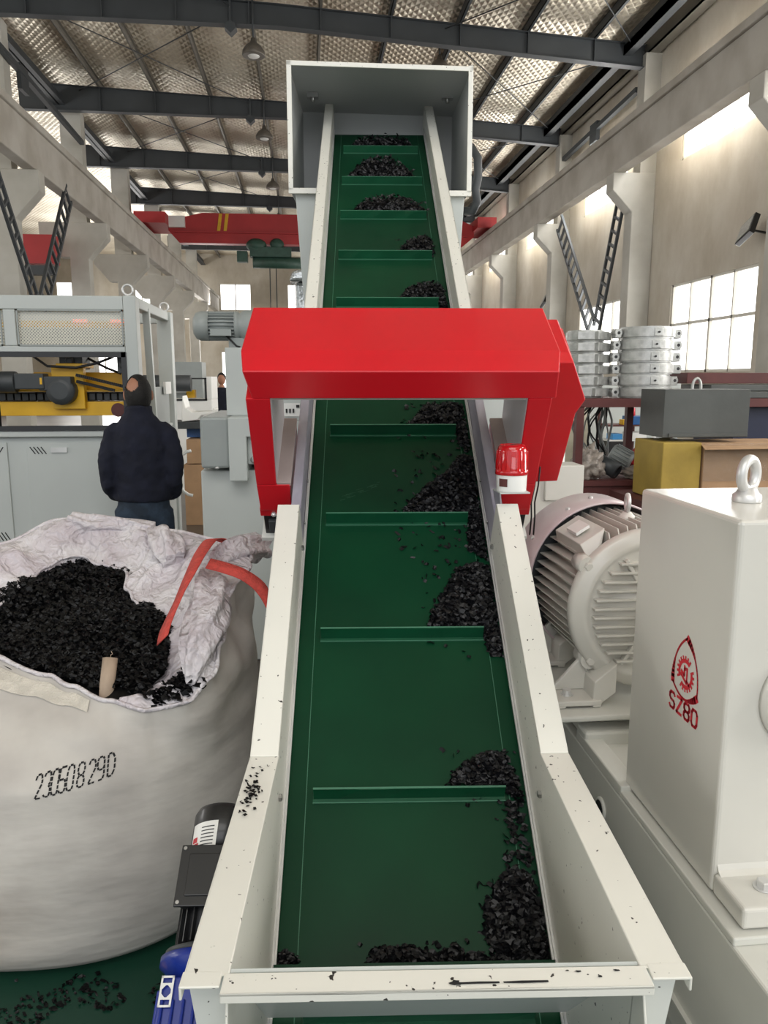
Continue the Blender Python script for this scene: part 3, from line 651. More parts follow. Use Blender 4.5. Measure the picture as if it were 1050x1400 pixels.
pile('plastic_flakes', 'pile of black plastic flakes behind the lowest full cleat of the belt', [(0.1, 0.863), (0.121, 0.901), (0.168, 0.944), (0.216, 0.959), (0.257, 0.955), (0.276, 0.899), (0.285, 0.824), (0.255, 0.833), (0.245, 0.853)], 420, 0.016, 0.035, 1)
pile('plastic_flakes', 'thin trail of black flakes along the belt edge below the lowest full cleat', [(0.236, 0.824), (0.28, 0.824), (0.286, 0.652), (0.222, 0.653)], 110, 0.016, 0.006, 2, core=False)
pile('plastic_flakes', 'heap of black flakes in the near right corner of the belt', [(0.213, 0.653), (0.268, 0.66), (0.289, 0.604), (0.288, 0.487), (0.286, 0.476), (0.175, 0.477), (0.158, 0.532), (0.169, 0.591)], 620, 0.02, 0.03, 3)
pile('plastic_flakes', 'low row of black flakes against the front edge of the belt', [(-0.108, 0.465), (-0.09, 0.506), (-0.01, 0.51), (0.052, 0.497), (0.092, 0.512), (0.114, 0.492), (0.288, 0.487), (0.285, 0.46)], 330, 0.017, 0.03, 4)
pile('plastic_flakes', 'small tuft of black flakes in the near left corner of the belt', [(-0.292, 0.465), (-0.29, 0.493), (-0.274, 0.503), (-0.245, 0.49), (-0.249, 0.463)], 90, 0.013, 0.02, 5)
pile('plastic_flakes', 'pile of black flakes behind the second cleat from the front', [(0.08, 1.335), (0.095, 1.407), (0.146, 1.505), (0.186, 1.579), (0.257, 1.603), (0.288, 1.584), (0.29, 1.406), (0.29, 1.3), (0.29, 1.25), (0.250, 1.25), (0.245, 1.33)], 1150, 0.018, 0.045, 6)
pile('plastic_flakes', 'widest pile of black flakes spilling past the right end of the third cleat', [(0.01, 1.802), (0.05, 1.876), (0.132, 1.986), (0.186, 2.025), (0.247, 2.124), (0.288, 2.111), (0.29, 1.948), (0.29, 1.672), (0.29, 1.609), (0.228, 1.656), (0.246, 1.795)], 1500, 0.018, 0.045, 7)
pile('plastic_flakes', 'black flakes behind the cleat just under the red metal detector', [(0.035, 2.268), (0.099, 2.353), (0.13, 2.417), (0.28, 2.427), (0.29, 2.186), (0.274, 2.136), (0.245, 2.186), (0.246, 2.262)], 620, 0.018, 0.04, 8)
pile('plastic_flakes', 'black flakes to the right on the cleat just above the red metal detector', [(0.058, 3.2), (0.084, 3.305), (0.167, 3.361), (0.272, 3.361), (0.286, 3.152), (0.245, 3.145), (0.246, 3.196)], 520, 0.019, 0.05, 9)
pile('plastic_flakes', 'small pile of black flakes at the right of the fourth cleat from the top', [(0.056, 3.658), (0.096, 3.77), (0.215, 3.85), (0.259, 3.84), (0.256, 3.658)], 380, 0.019, 0.06, 10)
pile('plastic_flakes', 'long pile of black flakes across the third cleat from the top', [(-0.181, 4.121), (-0.133, 4.25), (-0.008, 4.31), (0.157, 4.28), (0.236, 4.21), (0.251, 4.121)], 620, 0.02, 0.07, 11)
pile('plastic_flakes', 'rounded pile of black flakes across the second cleat from the top', [(-0.221, 4.583), (-0.157, 4.75), (-0.044, 4.84), (0.093, 4.82), (0.179, 4.72), (0.215, 4.583)], 800, 0.021, 0.09, 12)
pile('plastic_flakes', 'topmost pile of black flakes at the head of the belt', [(-0.22, 5.07), (-0.16, 5.18), (-0.088, 5.2), (0.056, 5.21), (0.199, 5.19), (0.235, 5.07)], 520, 0.021, 0.08, 13)

# ================================================================ METAL DETECTOR (red ring around the belt)
md = thing('metal_detector', 'large red metal detector frame bridging over the green belt', 'metal detector', M=F @ Matrix.Translation((0, 1.8, 0)))
s0, s1 = 1.80, 2.145
for sg in (-1, 1):
    leg = FB().hexa([(sg * 0.384, s0, 0.16), (sg * 0.447, s0, 0.16), (sg * 0.452, s1, 0.16), (sg * 0.384, s1, 0.16), (sg * 0.374, s0, 0.5), (sg * 0.444, s0, 0.5), (sg * 0.452, s1, 0.5), (sg * 0.374, s1, 0.5)])
    leg.hexa([(sg * 0.342, s0, 0.045), (sg * 0.445, s0, 0.045), (sg * 0.452, s1, 0.045), (sg * 0.342, s1, 0.045), (sg * 0.342, s0, 0.16), (sg * 0.447, s0, 0.16), (sg * 0.452, s1, 0.16), (sg * 0.342, s1, 0.16)])
    leg.build('side_leg', RED, md, 0.003)
    FB().hexa([(sg * 0.3835, s0 + 0.004, 0.165), (sg * 0.3820, s0 + 0.004, 0.165), (sg * 0.3820, s1 - 0.005, 0.165), (sg * 0.3835, s1 - 0.005, 0.165), (sg * 0.3735, s0 + 0.004, 0.5), (sg * 0.3715, s0 + 0.004, 0.5), (sg * 0.3715, s1 - 0.005, 0.5), (sg * 0.3735, s1 - 0.005, 0.5)]).build('tunnel_side', PALEIN, md)
    FB().box((sg * 0.338, s0 + 0.003, 0.155), (sg * 0.3820, s1 - 0.01, 0.166)).build('tunnel_floor', TAUPE, md)
    FB().box((sg * 0.384, s0 + 0.004, -0.06), (sg * 0.425, s0 + 0.02, -0.01)).build('block_face', DGREY, md, 0.003)
    FB().box((sg * 0.372, s0 + 0.012, 0.008), (sg * 0.45, s0 + 0.16, 0.045)).build('foot', RED, md, 0.002)
    FB().box((sg * 0.368, s0 + 0.02, -0.085), (sg * 0.442, s0 + 0.17, 0.008)).build('mount_block', BLACKP, md, 0.003)
    FB().box((sg * 0.30, s0 + 0.0, -0.10), (sg * 0.455, s0 + 0.2, -0.085)).build('mount_plate', WALLP, md)
    for n_ in (0.02, -0.05): FB().lathe((sg * 0.405, s0 + 0.02 - 0.008 * (n_ > 0), n_), (0, -1, 0), [(0.009, 0), (0.009, 0.008), (0.005, 0.012)], 6, smooth=False).build('bolt', ZINC, md)
FB().box((-0.366, s0 + 0.02, -0.30), (0.366, s1, -0.22)).build('lower_beam', RED, md, 0.004)
top = FB().add([(-0.424, s0, 0.500), (0.455, s0, 0.500), (0.448, s0, 0.594), (-0.443, s0, 0.594), (-0.455, s0 + 0.09, 0.605), (0.465, s0 + 0.09, 0.605),
                (-0.446, s1, 0.594), (0.459, s1, 0.594), (-0.45, s1, 0.500), (0.46, s1, 0.500), (-0.45, s0 + 0.09, 0.5), (0.462, s0 + 0.09, 0.5)],
               [(0, 1, 2, 3), (3, 2, 5, 4), (4, 5, 7, 6), (6, 7, 9, 8), (0, 10, 11, 1), (10, 8, 9, 11), (0, 3, 4, 10), (10, 4, 6, 8), (1, 11, 5, 2), (11, 9, 7, 5)])
top.build('top_housing', RED, md, 0.004, 3)
FB().box((-0.37, s0 + 0.003, 0.494), (0.37, s1, 0.499)).build('tunnel_roof', TAUPE, md)
# hexagonal side guard
# the guard profile lies across the belt (u, n), extruded along s, with a sloped cap above
FB().prism([(0.46, 0.49), (0.548, 0.490), (0.614, 0.345), (0.592, 0.290), (0.584, -0.012), (0.506, -0.016), (0.452, 0.20)], 1, 2.0, 2.20).build('side_guard', RED, md, 0.004)
FB().hexa([(0.458, 2.0, 0.488), (0.548, 2.0, 0.488), (0.544, 2.235, 0.488), (0.458, 2.235, 0.488), (0.46, 2.04, 0.50), (0.54, 2.04, 0.50), (0.536, 2.235, 0.50), (0.46, 2.235, 0.50)]).build('guard_cap', RED, md, 0.003)
FB().prism([(0.593, 0.27), (0.606, 0.25), (0.603, 0.03), (0.586, 0.01)], 1, 2.05, 2.16).build('guard_trim', RDRED, md)
# ================================================================ WARNING BEACON
bc = F @ Vector((0.346, 1.70, 0.228))
bt = thing('warning_light', 'red domed warning light on a white base beside the belt wall', 'warning light', tuple(bc))
MB().lathe(bc, (0, 0, 1), [(0.044, 0), (0.045, 0.004), (0.047, 0.05), (0.047, 0.052)], 36).build('base', WHITE, bt, 0.001)
prof = [(0.049, 0.05), (0.0505, 0.052), (0.0505, 0.063), (0.048, 0.066), (0.046, 0.12), (0.043, 0.134), (0.036, 0.140), (0.03, 0.1415), (0.0005, 0.142)]
MB().lathe(bc, (0, 0, 1), prof, 40).build('lens', LENS, bt)
rib = MB()
for i in range(20):
    a = 2 * PI * i / 20; d = Vector((math.cos(a), math.sin(a), 0)); rib.tube([bc + d * 0.0485 + Vector((0, 0, 0.066)), bc + d * 0.0465 + Vector((0, 0, 0.12)), bc + d * 0.036 + Vector((0, 0, 0.1405)), bc + d * 0.003 + Vector((0, 0, 0.1425))], 0.0012, 5)
rib.build('lens_ribs', LENS, bt)
MB().lathe(bc, (0, 0, 1), [(0.02, 0.052), (0.02, 0.09), (0.028, 0.095), (0.028, 0.12), (0.002, 0.125)], 16).build('reflector', RDRED, bt)
MB().box(bc + Vector((-0.046, -0.046, -0.004)), bc + Vector((0.046, 0.046, 0))).build('mount_plate', GREYP, bt)
pA = F @ Vector((0.336, 1.72, 0.04)); MB().hexa([pA + Vector((0, -0.03, 0)), pA + Vector((0.004, -0.03, 0)), pA + Vector((0.004, 0.03, 0)), pA + Vector((0, 0.03, 0)), bc + Vector((-0.046, -0.04, -0.004)), bc + Vector((-0.042, -0.04, -0.004)), bc + Vector((-0.042, 0.04, -0.004)), bc + Vector((-0.046, 0.04, -0.004))]).build('bracket', BARE, bt)
st = MB()
for i in range(5):
    a0 = R(205 + i * 7); a1 = R(205 + i * 7 + 7.2)
    st.add([bc + Vector((math.cos(a0) * 0.0472, math.sin(a0) * 0.0472, 0.016)), bc + Vector((math.cos(a1) * 0.0472, math.sin(a1) * 0.0472, 0.016)), bc + Vector((math.cos(a1) * 0.048, math.sin(a1) * 0.048, 0.04)), bc + Vector((math.cos(a0) * 0.048, math.sin(a0) * 0.048, 0.04))], [(0, 1, 2, 3)])
st.build('sticker', MAROON, bt, fix=False)
# ================================================================ DISCHARGE HOOD at the head of the belt
H0 = Vector((0.1793, 1.0515, 0)); hf = Vector((math.sin(az), math.cos(az), 0))
HM = Matrix(((er.x, hf.x, 0, H0.x), (er.y, hf.y, 0, H0.y), (0, 0, 1, 0), (0, 0, 0, 1)))
hop = thing('feed_hopper', 'grey sheet metal hopper box receiving the top of the belt', 'hopper', M=HM @ Matrix.Translation((0, 3.75, 0)))
HB = lambda: MB(HM)
t_ = 0.004; xl, xr, y0, y1, zb, zt = -0.535, 0.525, 3.75, 4.58, 2.78, 3.465
HB().hexa([(xl, y0, zt + 0.012), (xr, y0, zt - 0.012), (xr - 0.02, y1, zt - 0.012), (xl + 0.02, y1, zt + 0.012), (xl, y0, zt + 0.018), (xr, y0, zt - 0.006), (xr - 0.02, y1, zt - 0.006), (xl + 0.02, y1, zt + 0.018)]).build('top_panel', HOPP, hop)
for sg, x in ((-1, xl), (1, xr)):
    HB().hexa([(x, y0, zb), (x + sg * t_, y0, zb), (x + sg * t_ - sg * 0.02, y1, zb), (x - sg * 0.02, y1, zb), (x, y0, zt + 0.01), (x + sg * t_, y0, zt + 0.01), (x + sg * t_ - sg * 0.02, y1, zt + 0.01), (x - sg * 0.02, y1, zt + 0.01)]).build('side_panel', HOPP, hop)
HB().box((xl, y1, 2.4), (xr, y1 + t_, zt + 0.01)).build('back_panel', HOPP, hop)
fr = HB(); w = 0.028
fr.box((xl - 0.01, y0 - 0.012, zb), (xl + w - 0.01, y0, zt + 0.02)).box((xr - w + 0.01, y0 - 0.012, zb - 0.01), (xr + 0.01, y0, zt)).hexa([(xl - 0.01, y0 - 0.012, zt - 0.006), (xr + 0.01, y0 - 0.012, zt - 0.03), (xr + 0.01, y0, zt - 0.03), (xl - 0.01, y0, zt - 0.006), (xl - 0.01, y0 - 0.012, zt + 0.02), (xr + 0.01, y0 - 0.012, zt - 0.004), (xr + 0.01, y0, zt - 0.004), (xl - 0.01, y0, zt + 0.02)])
fr.box((xl - 0.01, y0 - 0.012, zb - 0.02), (-0.34, y0, zb + 0.012)).box((0.34, y0 - 0.012, zb - 0.03), (xr + 0.01, y0, zb + 0.002)).build('front_rim', CREAM, hop, 0.002)
HB().hexa([(-0.44, 3.9, 1.55), (0.44, 3.9, 1.55), (0.44, 4.58, 1.55), (-0.44, 4.58, 1.55), (-0.51, 3.78, 2.775), (0.50, 3.78, 2.755), (0.50, 4.58, 2.755), (-0.51, 4.58, 2.775)]).build('chute', GREYP, hop, 0.004)
for x in (-0.46, 0.40):
    HB().box((x, 4.2, zt - 0.02), (x + 0.07, 4.25, zt + 0.008)).cyl((x + 0.035, 4.22, zt - 0.045), (x + 0.035, 4.22, zt), 0.012, n=8).build('hinge_tab', STEEL, hop)
t = thing('ribbed_hose', 'dark curved hose hanging beside the right edge of the hopper', 'hose', tuple(HM @ Vector((0.60, 3.9, 2.75))))
MB(HM).tube([(0.56, 4.0, 3.1), (0.60, 3.95, 3.02), (0.60, 3.93, 2.9), (0.585, 3.93, 2.83), (0.6, 3.93, 2.76), (0.575, 3.95, 2.71), (0.53, 4.0, 2.72)], 0.026, 10).build('hose', DGREY, t)
t = thing('wrapped_duct', 'shiny foil-wrapped duct standing just behind the left side of the hopper chute', 'duct', (0.0, 6.0, 0))
MB().box((-0.07, 6.0, 0.0), (0.10, 6.2, 2.4)).build('duct', DUCT, t, 0.03)
MB().prism([(-0.115, 2.40), (0.16, 2.40), (0.13, 2.52), (-0.09, 2.47)], 1, 5.95, 6.25).build('duct_head', DUCT, t, 0.02)

# ================================================================ GREY CRUSHER BODY AND GEARMOTOR LEFT OF THE BELT
cr = thing('granulator', 'pale grey granulator housing standing behind the left leg of the red frame', 'machine', (-0.2, 4.6, 0))
MB().box((-0.615, 4.5, 0), (0.75, 5.6, 1.16)).build('lower_housing', GREYP, cr, 0.01)
MB().box((-0.60, 4.42, 1.18), (-0.44, 5.4, 1.47)).build('left_cover', MOTG, cr, 0.015)
MB().prism([(-0.44, 1.11), (-0.34, 1.11), (-0.34, 1.36), (-0.10, 1.36), (-0.10, 1.47), (-0.44, 1.47)], 1, 4.38, 5.3).build('front_cover', GREYP, cr, 0.006)
MB().box((-0.34, 4.44, 1.2), (0.7, 5.4, 1.47)).build('rotor_housing', GREYP, cr, 0.005)
MB().box((-0.465, 4.6, 1.47), (-0.15, 5.2, 1.86)).build('upper_column', GREYP, cr, 0.005)
MB().box((-0.15, 4.6, 1.47), (0.7, 5.4, 1.9)).build('inlet_housing', GREYP, cr, 0.005)
MB().lathe((-0.305, 4.445, 1.225), (0, -1, 0), [(0.02, 0), (0.02, 0.01), (0.012, 0.012)], 16).build('latch', STEEL, cr)
MB().ball((-0.51, 4.41, 1.185), 0.012, 0.008, 0.008).build('knob', ZINC, cr)
gm = thing('gear_motor', 'grey ribbed gear motor lying on top of the column left of the red frame', 'motor', (-0.45, 4.7, 1.9))
MB().lathe((-0.655, 4.75, 1.99), (1, 0, 0), [(0.05, 0), (0.075, 0.015), (0.085, 0.04), (0.086, 0.09)], 24).build('fan_cowl', MOTG, gm)
MB().cyl((-0.565, 4.75, 1.99), (-0.41, 4.75, 1.99), 0.07).build('motor_body', MOTG, gm)
fn = MB()
for i in range(24):
    a = 2 * PI * i / 24; d = Vector((0, math.cos(a), math.sin(a))); c = Vector((-0.565, 4.75, 1.99)); fn.bar(c + d * 0.076, c + d * 0.076 + Vector((0.15, 0, 0)), 0.018, 0.004, tuple(Vector((1, 0, 0)).cross(d)))
fn.build('cooling_fins', MOTG, gm)
MB().lathe((-0.415, 4.75, 1.99), (1, 0, 0), [(0.086, 0), (0.086, 0.02), (0.075, 0.03), (0.09, 0.05), (0.095, 0.14), (0.08, 0.2)], 24).build('gear_head', MOTG, gm)
MB().box((-0.45, 4.70, 1.86), (-0.28, 4.82, 1.92)).build('mounting_foot', MOTG, gm)
MB().box((-0.55, 4.65, 1.93), (-0.43, 4.675, 1.965)).build('terminal_box', MOTG, gm)
MB().tube([(-0.46, 4.69, 1.93), (-0.43, 4.66, 1.9), (-0.40, 4.65, 1.87), (-0.38, 4.65, 1.865)], 0.006, 8).build('cable', RUB, gm)
bb = thing('breaker_box', 'small white breaker box seen through the left opening of the red frame', 'breaker box', (-0.08, 3.9, 1.4))
MB().box((-0.15, 3.9, 1.476), (-0.005, 4.0, 1.62)).build('box', GREYP, bb, 0.003)
MB().box((-0.112, 3.892, 1.497), (-0.032, 3.9, 1.562)).build('cover', WHITE, bb)
for i in range(3): MB().box((-0.104 + 0.017 * i, 3.885, 1.515), (-0.096 + 0.017 * i, 3.893, 1.535)).build('breaker_switch', BLACKP, bb)
MB().box((-0.052, 3.886, 1.54), (-0.036, 3.893, 1.554)).build('cover_screw', BLACKP, bb)
MB().box((-0.15, 3.9, 0.0), (-0.005, 4.0, 1.475)).build('mounting_panel', GREYP, bb)
t = thing('breaker_box', 'pale cabinet seen through the right opening of the red frame', 'cabinet', (0.95, 3.9, 0))
MB().box((0.72, 3.8, 0.6), (1.05, 4.3, 1.72)).build('box', GREYP, t, 0.005)

# ================================================================ LEFT EXTRUSION LINE MACHINE
lm = thing('haul_off_machine', 'long light grey haul-off machine with yellow caterpillar unit and mesh guards', 'machine', (-2.4, 6.3, 0))
X0, X1, Y0, Y1 = -3.6, -1.16, 5.6, 7.0
MB().box((X0, Y0 + 0.05, 0.1), (X1, Y1, 1.28)).build('lower_cabinet', GREYP, lm, 0.008)
for nm_, a_, b_ in (('top_rail', (X0, Y0, 2.15), (X1 - 0.086, Y0 + 0.12, 2.243)), ('middle_rail', (X0, Y0 + 0.002, 1.865), (X1 - 0.086, Y0 + 0.118, 1.905)), ('corner_post', (X1 - 0.085, Y0 - 0.002, 0), (X1, Y0 + 0.12, 2.246)),
                    ('divider', (-2.045, Y0 + 0.003, 1.906), (-1.965, Y0 + 0.117, 2.149)), ('lower_rail', (X0, Y0 + 0.002, 1.281), (X1 - 0.086, Y0 + 0.118, 1.323)), ('corner_post', (X1 - 0.1, Y1 - 0.12, 0.0), (X1 + 0.02, Y1, 2.245)),
                    ('side_rail', (X1 - 0.08, Y0 + 0.121, 2.17), (X1 + 0.0, Y1 - 0.121, 2.243)), ('side_rail', (X1 - 0.08, Y0 + 0.121, 1.283), (X1 + 0.0, Y1 - 0.121, 1.31)), ('back_rail', (X0, Y1 - 0.1, 2.15), (X1 - 0.101, Y1, 2.24))):
    MB().box(a_, b_).build(nm_, GREYP, lm, 0.006)
MB().bar((X1 - 0.02, Y0 + 0.55, 1.3), (X1 - 0.02, Y0 + 0.45, 2.2), 0.05, 0.05).build('upright', GREYP, lm)
MB().box((X1 - 0.03, Y0 + 0.6, 1.3), (X1 - 0.01, Y1 - 0.2, 1.62)).build('side_panel', MOTG, lm)
for a, b_ in ((-1.955, X1 - 0.09), (-2.92, -2.055)): MB().box((a, Y0 + 0.03, 1.91), (b_, Y0 + 0.036, 2.145)).build('mesh_guard', PERF, lm)
for a, b_ in ((-1.955, X1 - 0.09), (-2.92, -2.055)):
    g = MB()
    for (p, q_) in (((a, 1.905), (b_, 1.915)), ((a, 2.14), (b_, 2.15)), ((a, 1.905), (a + 0.01, 2.15)), ((b_ - 0.01, 1.905), (b_, 2.15))): g.box((p[0], Y0 - 0.004, p[1]), (q_[0], Y0 + 0.004, q_[1]))
    g.build('guard_frame', MOTG, lm)
MB().box((-2.9, Y0 + 0.5, 1.93), (-1.3, Y0 + 0.6, 2.06)).build('inner_cover', MOTG, lm)
MB().box((-2.9, Y0 + 0.5, 2.06), (-1.3, Y0 + 0.6, 2.11)).build('inner_rail', YEL, lm)
for a in (-1.72, -1.45): MB().box((a, Y0 + 0.47, 2.10), (a + 0.1 + 0.1 * (a > -1.6), Y0 + 0.5, 2.12)).build('red_indicator', REDLED, lm)
for xa, xb in ((-3.05, -2.13), (-1.985, -1.175)):
    pass
for i, (xa, xb) in enumerate([(-2.95, -2.10), (-1.97, -1.02)]):
    xb = min(xb, X1 - 0.02)
    d = MB().box((xa, Y0 + 0.035, 0.5), (xb, Y0 + 0.055, 1.24)).build('cabinet_door', GREYP, lm, 0.004)
    MB().box(((xa + 0.17), Y0 + 0.022, 1.17), (xa + 0.28, Y0 + 0.036, 1.205)).build('door_handle', ZINC, d)
    MB().box(((xb - 0.28), Y0 + 0.022, 1.17), (xb - 0.17, Y0 + 0.036, 1.205)).build('door_handle', ZINC, d)
    vn = MB()
    for q_ in range(4):
        for (cx, sg, cz) in ((xa + 0.02, 1, 1.19), (xb - 0.02, -1, 1.19)):
            vn.bar((cx + sg * 0.025 * (q_ + 0.2), Y0 + 0.034, cz + 0.02), (cx + sg * (0.025 * q_ + 0.04), Y0 + 0.034, cz + 0.02 - 0.0 if False else cz - 0.03 + 0.0), 0.006, 0.004, (0, 1, 0))
            vn.bar((cx + sg * 0.025 * (q_ + 0.2), Y0 + 0.034, 0.54), (cx + sg * (0.025 * q_ + 0.04), Y0 + 0.034, 0.6), 0.006, 0.004, (0, 1, 0))
    vn.build('vent_slots', INK, d)
ofr = MB(); ofr.box((X0, Y0 - 0.01, 1.325), (X1 - 0.085, Y0 + 0.03, 1.36)).box((X0, Y0 - 0.01, 1.83), (X1 - 0.085, Y0 + 0.03, 1.865)).box((X1 - 0.115, Y0 - 0.01, 1.325), (X1 - 0.08, Y0 + 0.03, 1.865))
ofr.build('opening_frame', BLACKP, lm)
MB().box((X0, Y0 + 0.2, 1.42), (-1.28, Y0 + 0.5, 1.52)).box((X0, Y0 + 0.2, 1.59), (-1.28, Y0 + 0.5, 1.605)).prism([(-2.2, 1.6), (-1.32, 1.6), (-1.32, 1.73), (-1.98, 1.73), (-2.0, 1.78), (-1.75, 1.78), (-1.75, 1.76)][:4], 1, Y0 + 0.35, Y0 + 0.5).box((-1.80, Y0 + 0.15, 1.47), (-1.58, Y0 + 0.22, 1.78)).box((-1.75, Y0 + 0.1, 1.76), (-1.57, Y0 + 0.4, 1.79)).build('yellow_beam', YEL, lm, 0.004)
MB().box((X0, Y0 + 0.27, 1.525), (-1.29, Y0 + 0.45, 1.585)).build('track_chain', RUB, lm)
for i in range(20):
    x = -2.30 + 0.052 * i
    if -1.82 < x < -1.6: continue
    MB().box((x, Y0 + 0.235, 1.53), (x + 0.042, Y0 + 0.27, 1.58)).build('track_pad', DGREY, lm, 0.004)
g = MB().cyl((-2.25, Y0 + 0.1, 1.66), (-2.02, Y0 + 0.1, 1.66), 0.075, n=20).box((-2.02, Y0 + 0.04, 1.61), (-1.82, Y0 + 0.16, 1.72)).lathe((-1.72, Y0 + 0.16, 1.60), (0, -1, 0), [(0.1, 0), (0.1, 0.1), (0.06, 0.12)], 16).box((-1.86, Y0 + 0.05, 1.60), (-1.64, Y0 + 0.15, 1.70))
g.build('drive_gearbox', DGREY, lm, 0.008)
MB().box((-1.845, Y0 + 0.036, 1.645), (-1.83, Y0 + 0.041, 1.69)).build('nameplate', YEL, lm)
MB().box((-1.74, Y0 + 0.15, 1.75), (-1.58, Y0 + 0.35, 1.87)).lathe((-1.665, Y0 + 0.15, 1.81), (0, -1, 0), [(0.03, 0), (0.03, 0.02), (0.02, 0.03)], 14).build('upper_gearbox', DGREY, lm, 0.008)
MB().box((-1.33, Y0 + 0.1, 1.72), (-1.22, Y0 + 0.3, 1.84)).lathe((-1.275, Y0 + 0.1, 1.78), (0, -1, 0), [(0.035, 0), (0.035, 0.03), (0.02, 0.035)], 14).build('bearing_unit', DGREY, lm, 0.006)
MB().box((-1.30, Y0 + 0.15, 1.6), (-1.21, Y0 + 0.3, 1.72)).build('bearing_bracket', BLACKP, lm, 0.01)
ch = MB()
for (p, q_) in (((-1.62, 1.71), (-1.26, 1.62)), ((-1.62, 1.665), (-1.36, 1.60))):
    L = 26
    for i in range(L):
        t0 = i / L; t1 = (i + 0.7) / L
        ch.bar((p[0] + (q_[0] - p[0]) * t0, Y0 + 0.12, p[1] + (q_[1] - p[1]) * t0), (p[0] + (q_[0] - p[0]) * t1, Y0 + 0.12, p[1] + (q_[1] - p[1]) * t1), 0.03, 0.02)
ch.build('drive_chain', RUB, lm)
MB().tube([(-1.30, Y0 + 0.1, 1.87), (-1.36, Y0 + 0.08, 1.83), (-1.46, Y0 + 0.06, 1.79), (-1.6, Y0 + 0.06, 1.76), (-1.8, Y0 + 0.08, 1.77), (-1.9, Y0 + 0.1, 1.84)], 0.009, 8).build('cable', RUB, lm)
MB().tube([(-1.60, Y0 + 0.3, 1.84), (-1.45, Y0 + 0.3, 1.76), (-1.35, Y0 + 0.3, 1.72)], 0.009, 8).build('cable', RUB, lm)
MB().tube([(-2.12, Y0 - 0.0, 1.36), (-2.12, Y0 - 0.0, 1.5), (-2.135, Y0, 1.66), (-2.13, Y0, 1.74)], 0.012, 8).build('cable', RUB, lm)
MB().lathe((-1.36, Y0 + 0.19, 1.46), (0, -1, 0), [(0.05, 0), (0.05, 0.006)], 24).build('inspection_cap', MAROON, lm)
for (x, y) in ((X1 - 0.06, Y0 + 0.06), (X1 - 0.04, Y1 - 0.06)):
    c = Vector((x, y, 2.245)); r0 = 0.035
    MB().lathe(c, (0, 0, 1), [(0.02, 0), (0.02, 0.01)], 12).tube([c + Vector((math.sin(2 * PI * i / 20) * r0, 0, 0.045 + math.cos(2 * PI * i / 20) * r0)) for i in range(20)], 0.008, 8, closed=True).build('lifting_eye', ZINC, lm)
MB().box((X1 + 0.0, Y0 + 0.9, 1.56), (X1 + 0.02, Y0 + 1.15, 1.66)).build('switch_plate', WHITE, lm)

# ================================================================ PERSON (seen from behind)
px_, py_ = -1.06, 5.05
pn = thing('person', 'person seen from behind in a navy jacket and jeans looking at the grey machine', 'person', (px_, py_, 0), R(6))
PT = Matrix.Translation((px_, py_, 0)) @ Matrix.Rotation(R(6), 4, 'Z')
def ell(mb, pts, n=18):      # (x, y, z, rx, ry)
    mb.loft([[Vector((x + rx * math.cos(2 * PI * k / n), y + ry * math.sin(2 * PI * k / n), z)) for k in range(n)] for x, y, z, rx, ry in pts], cap=True)
def remesh(o, vox, smooth=4, disp=0.0):
    m = o.modifiers.new('remesh', 'REMESH'); m.mode = 'VOXEL'; m.voxel_size = vox; m.use_smooth_shade = True
    if smooth: s_ = o.modifiers.new('smooth', 'SMOOTH'); s_.iterations = smooth; s_.factor = 0.5
    if disp:
        tx = bpy.data.textures.new('folds', 'CLOUDS'); tx.noise_scale = 0.09
        d = o.modifiers.new('folds', 'DISPLACE'); d.texture = tx; d.strength = disp; d.mid_level = 0.5
    return o
b = MB(PT)
ell(b, [(0, 0.02, 0.86, 0.12, 0.08), (0, 0.02, 1.0, 0.14, 0.10), (0, 0.01, 1.2, 0.165, 0.11), (0, 0, 1.36, 0.18, 0.1), (0, 0, 1.43, 0.08, 0.07)])
ell(b, [(0, 0.0, 1.38, 0.06, 0.06), (0, 0.01, 1.50, 0.055, 0.058)])
b.ball((0, 0.015, 1.585), 0.078, 0.098, 0.118, 20, 14); b.ball((0, 0.06, 1.52), 0.055, 0.055, 0.05)
b.ball((0, 0.112, 1.57), 0.014, 0.018, 0.02, 8, 6)
for sg in (-1, 1):
    b.tube([(sg * 0.09, 0.02, 0.9), (sg * 0.1, 0.02, 0.7), (sg * 0.105, 0.03, 0.48), (sg * 0.105, 0.01, 0.28), (sg * 0.105, 0.0, 0.08)], [0.06, 0.07, 0.058, 0.052, 0.038], 14)
    b.tube([(sg * 0.105, -0.04, 0.045), (sg * 0.11, 0.06, 0.04), (sg * 0.115, 0.16, 0.03)], [0.035, 0.038, 0.028], 12)
    b.tube([(sg * 0.15, 0, 1.34), (sg * 0.195, -0.03, 1.2), (sg * 0.205, -0.03, 1.04), (sg * 0.18, 0.09, 0.97), (sg * 0.125, 0.17, 0.95)], [0.05, 0.045, 0.04, 0.033, 0.027], 12)
    hand = Vector((sg * 0.10, 0.20, 0.945)); b.ball(hand, 0.022, 0.035, 0.042, 12, 8)
    for k in range(4): b.tube([hand + Vector((-sg * 0.01, -0.024 + k * 0.016, -0.03)), hand + Vector((-sg * 0.018, -0.022 + k * 0.016, -0.055)), hand + Vector((-sg * 0.032, -0.02 + k * 0.016, -0.07 - 0.004 * (k in (1, 2))))], [0.0085, 0.008, 0.007], 8)
    b.tube([hand + Vector((-sg * 0.012, 0.028, 0.01)), hand + Vector((-sg * 0.028, 0.045, -0.01)), hand + Vector((-sg * 0.034, 0.048, -0.032))], [0.01, 0.009, 0.008], 8)
body = remesh(b.build('body', SKIN, pn), 0.009, 2)
for sg in (-1, 1): MB(PT).ball((sg * 0.081, 0.02, 1.58), 0.012, 0.02, 0.033, 10, 8).build('ear', SKIN, body)
h = MB(PT)
for i in range(11):       # hair: ring around a bald crown patch at the back top
    pass
hv = []; n = 72; rings = []
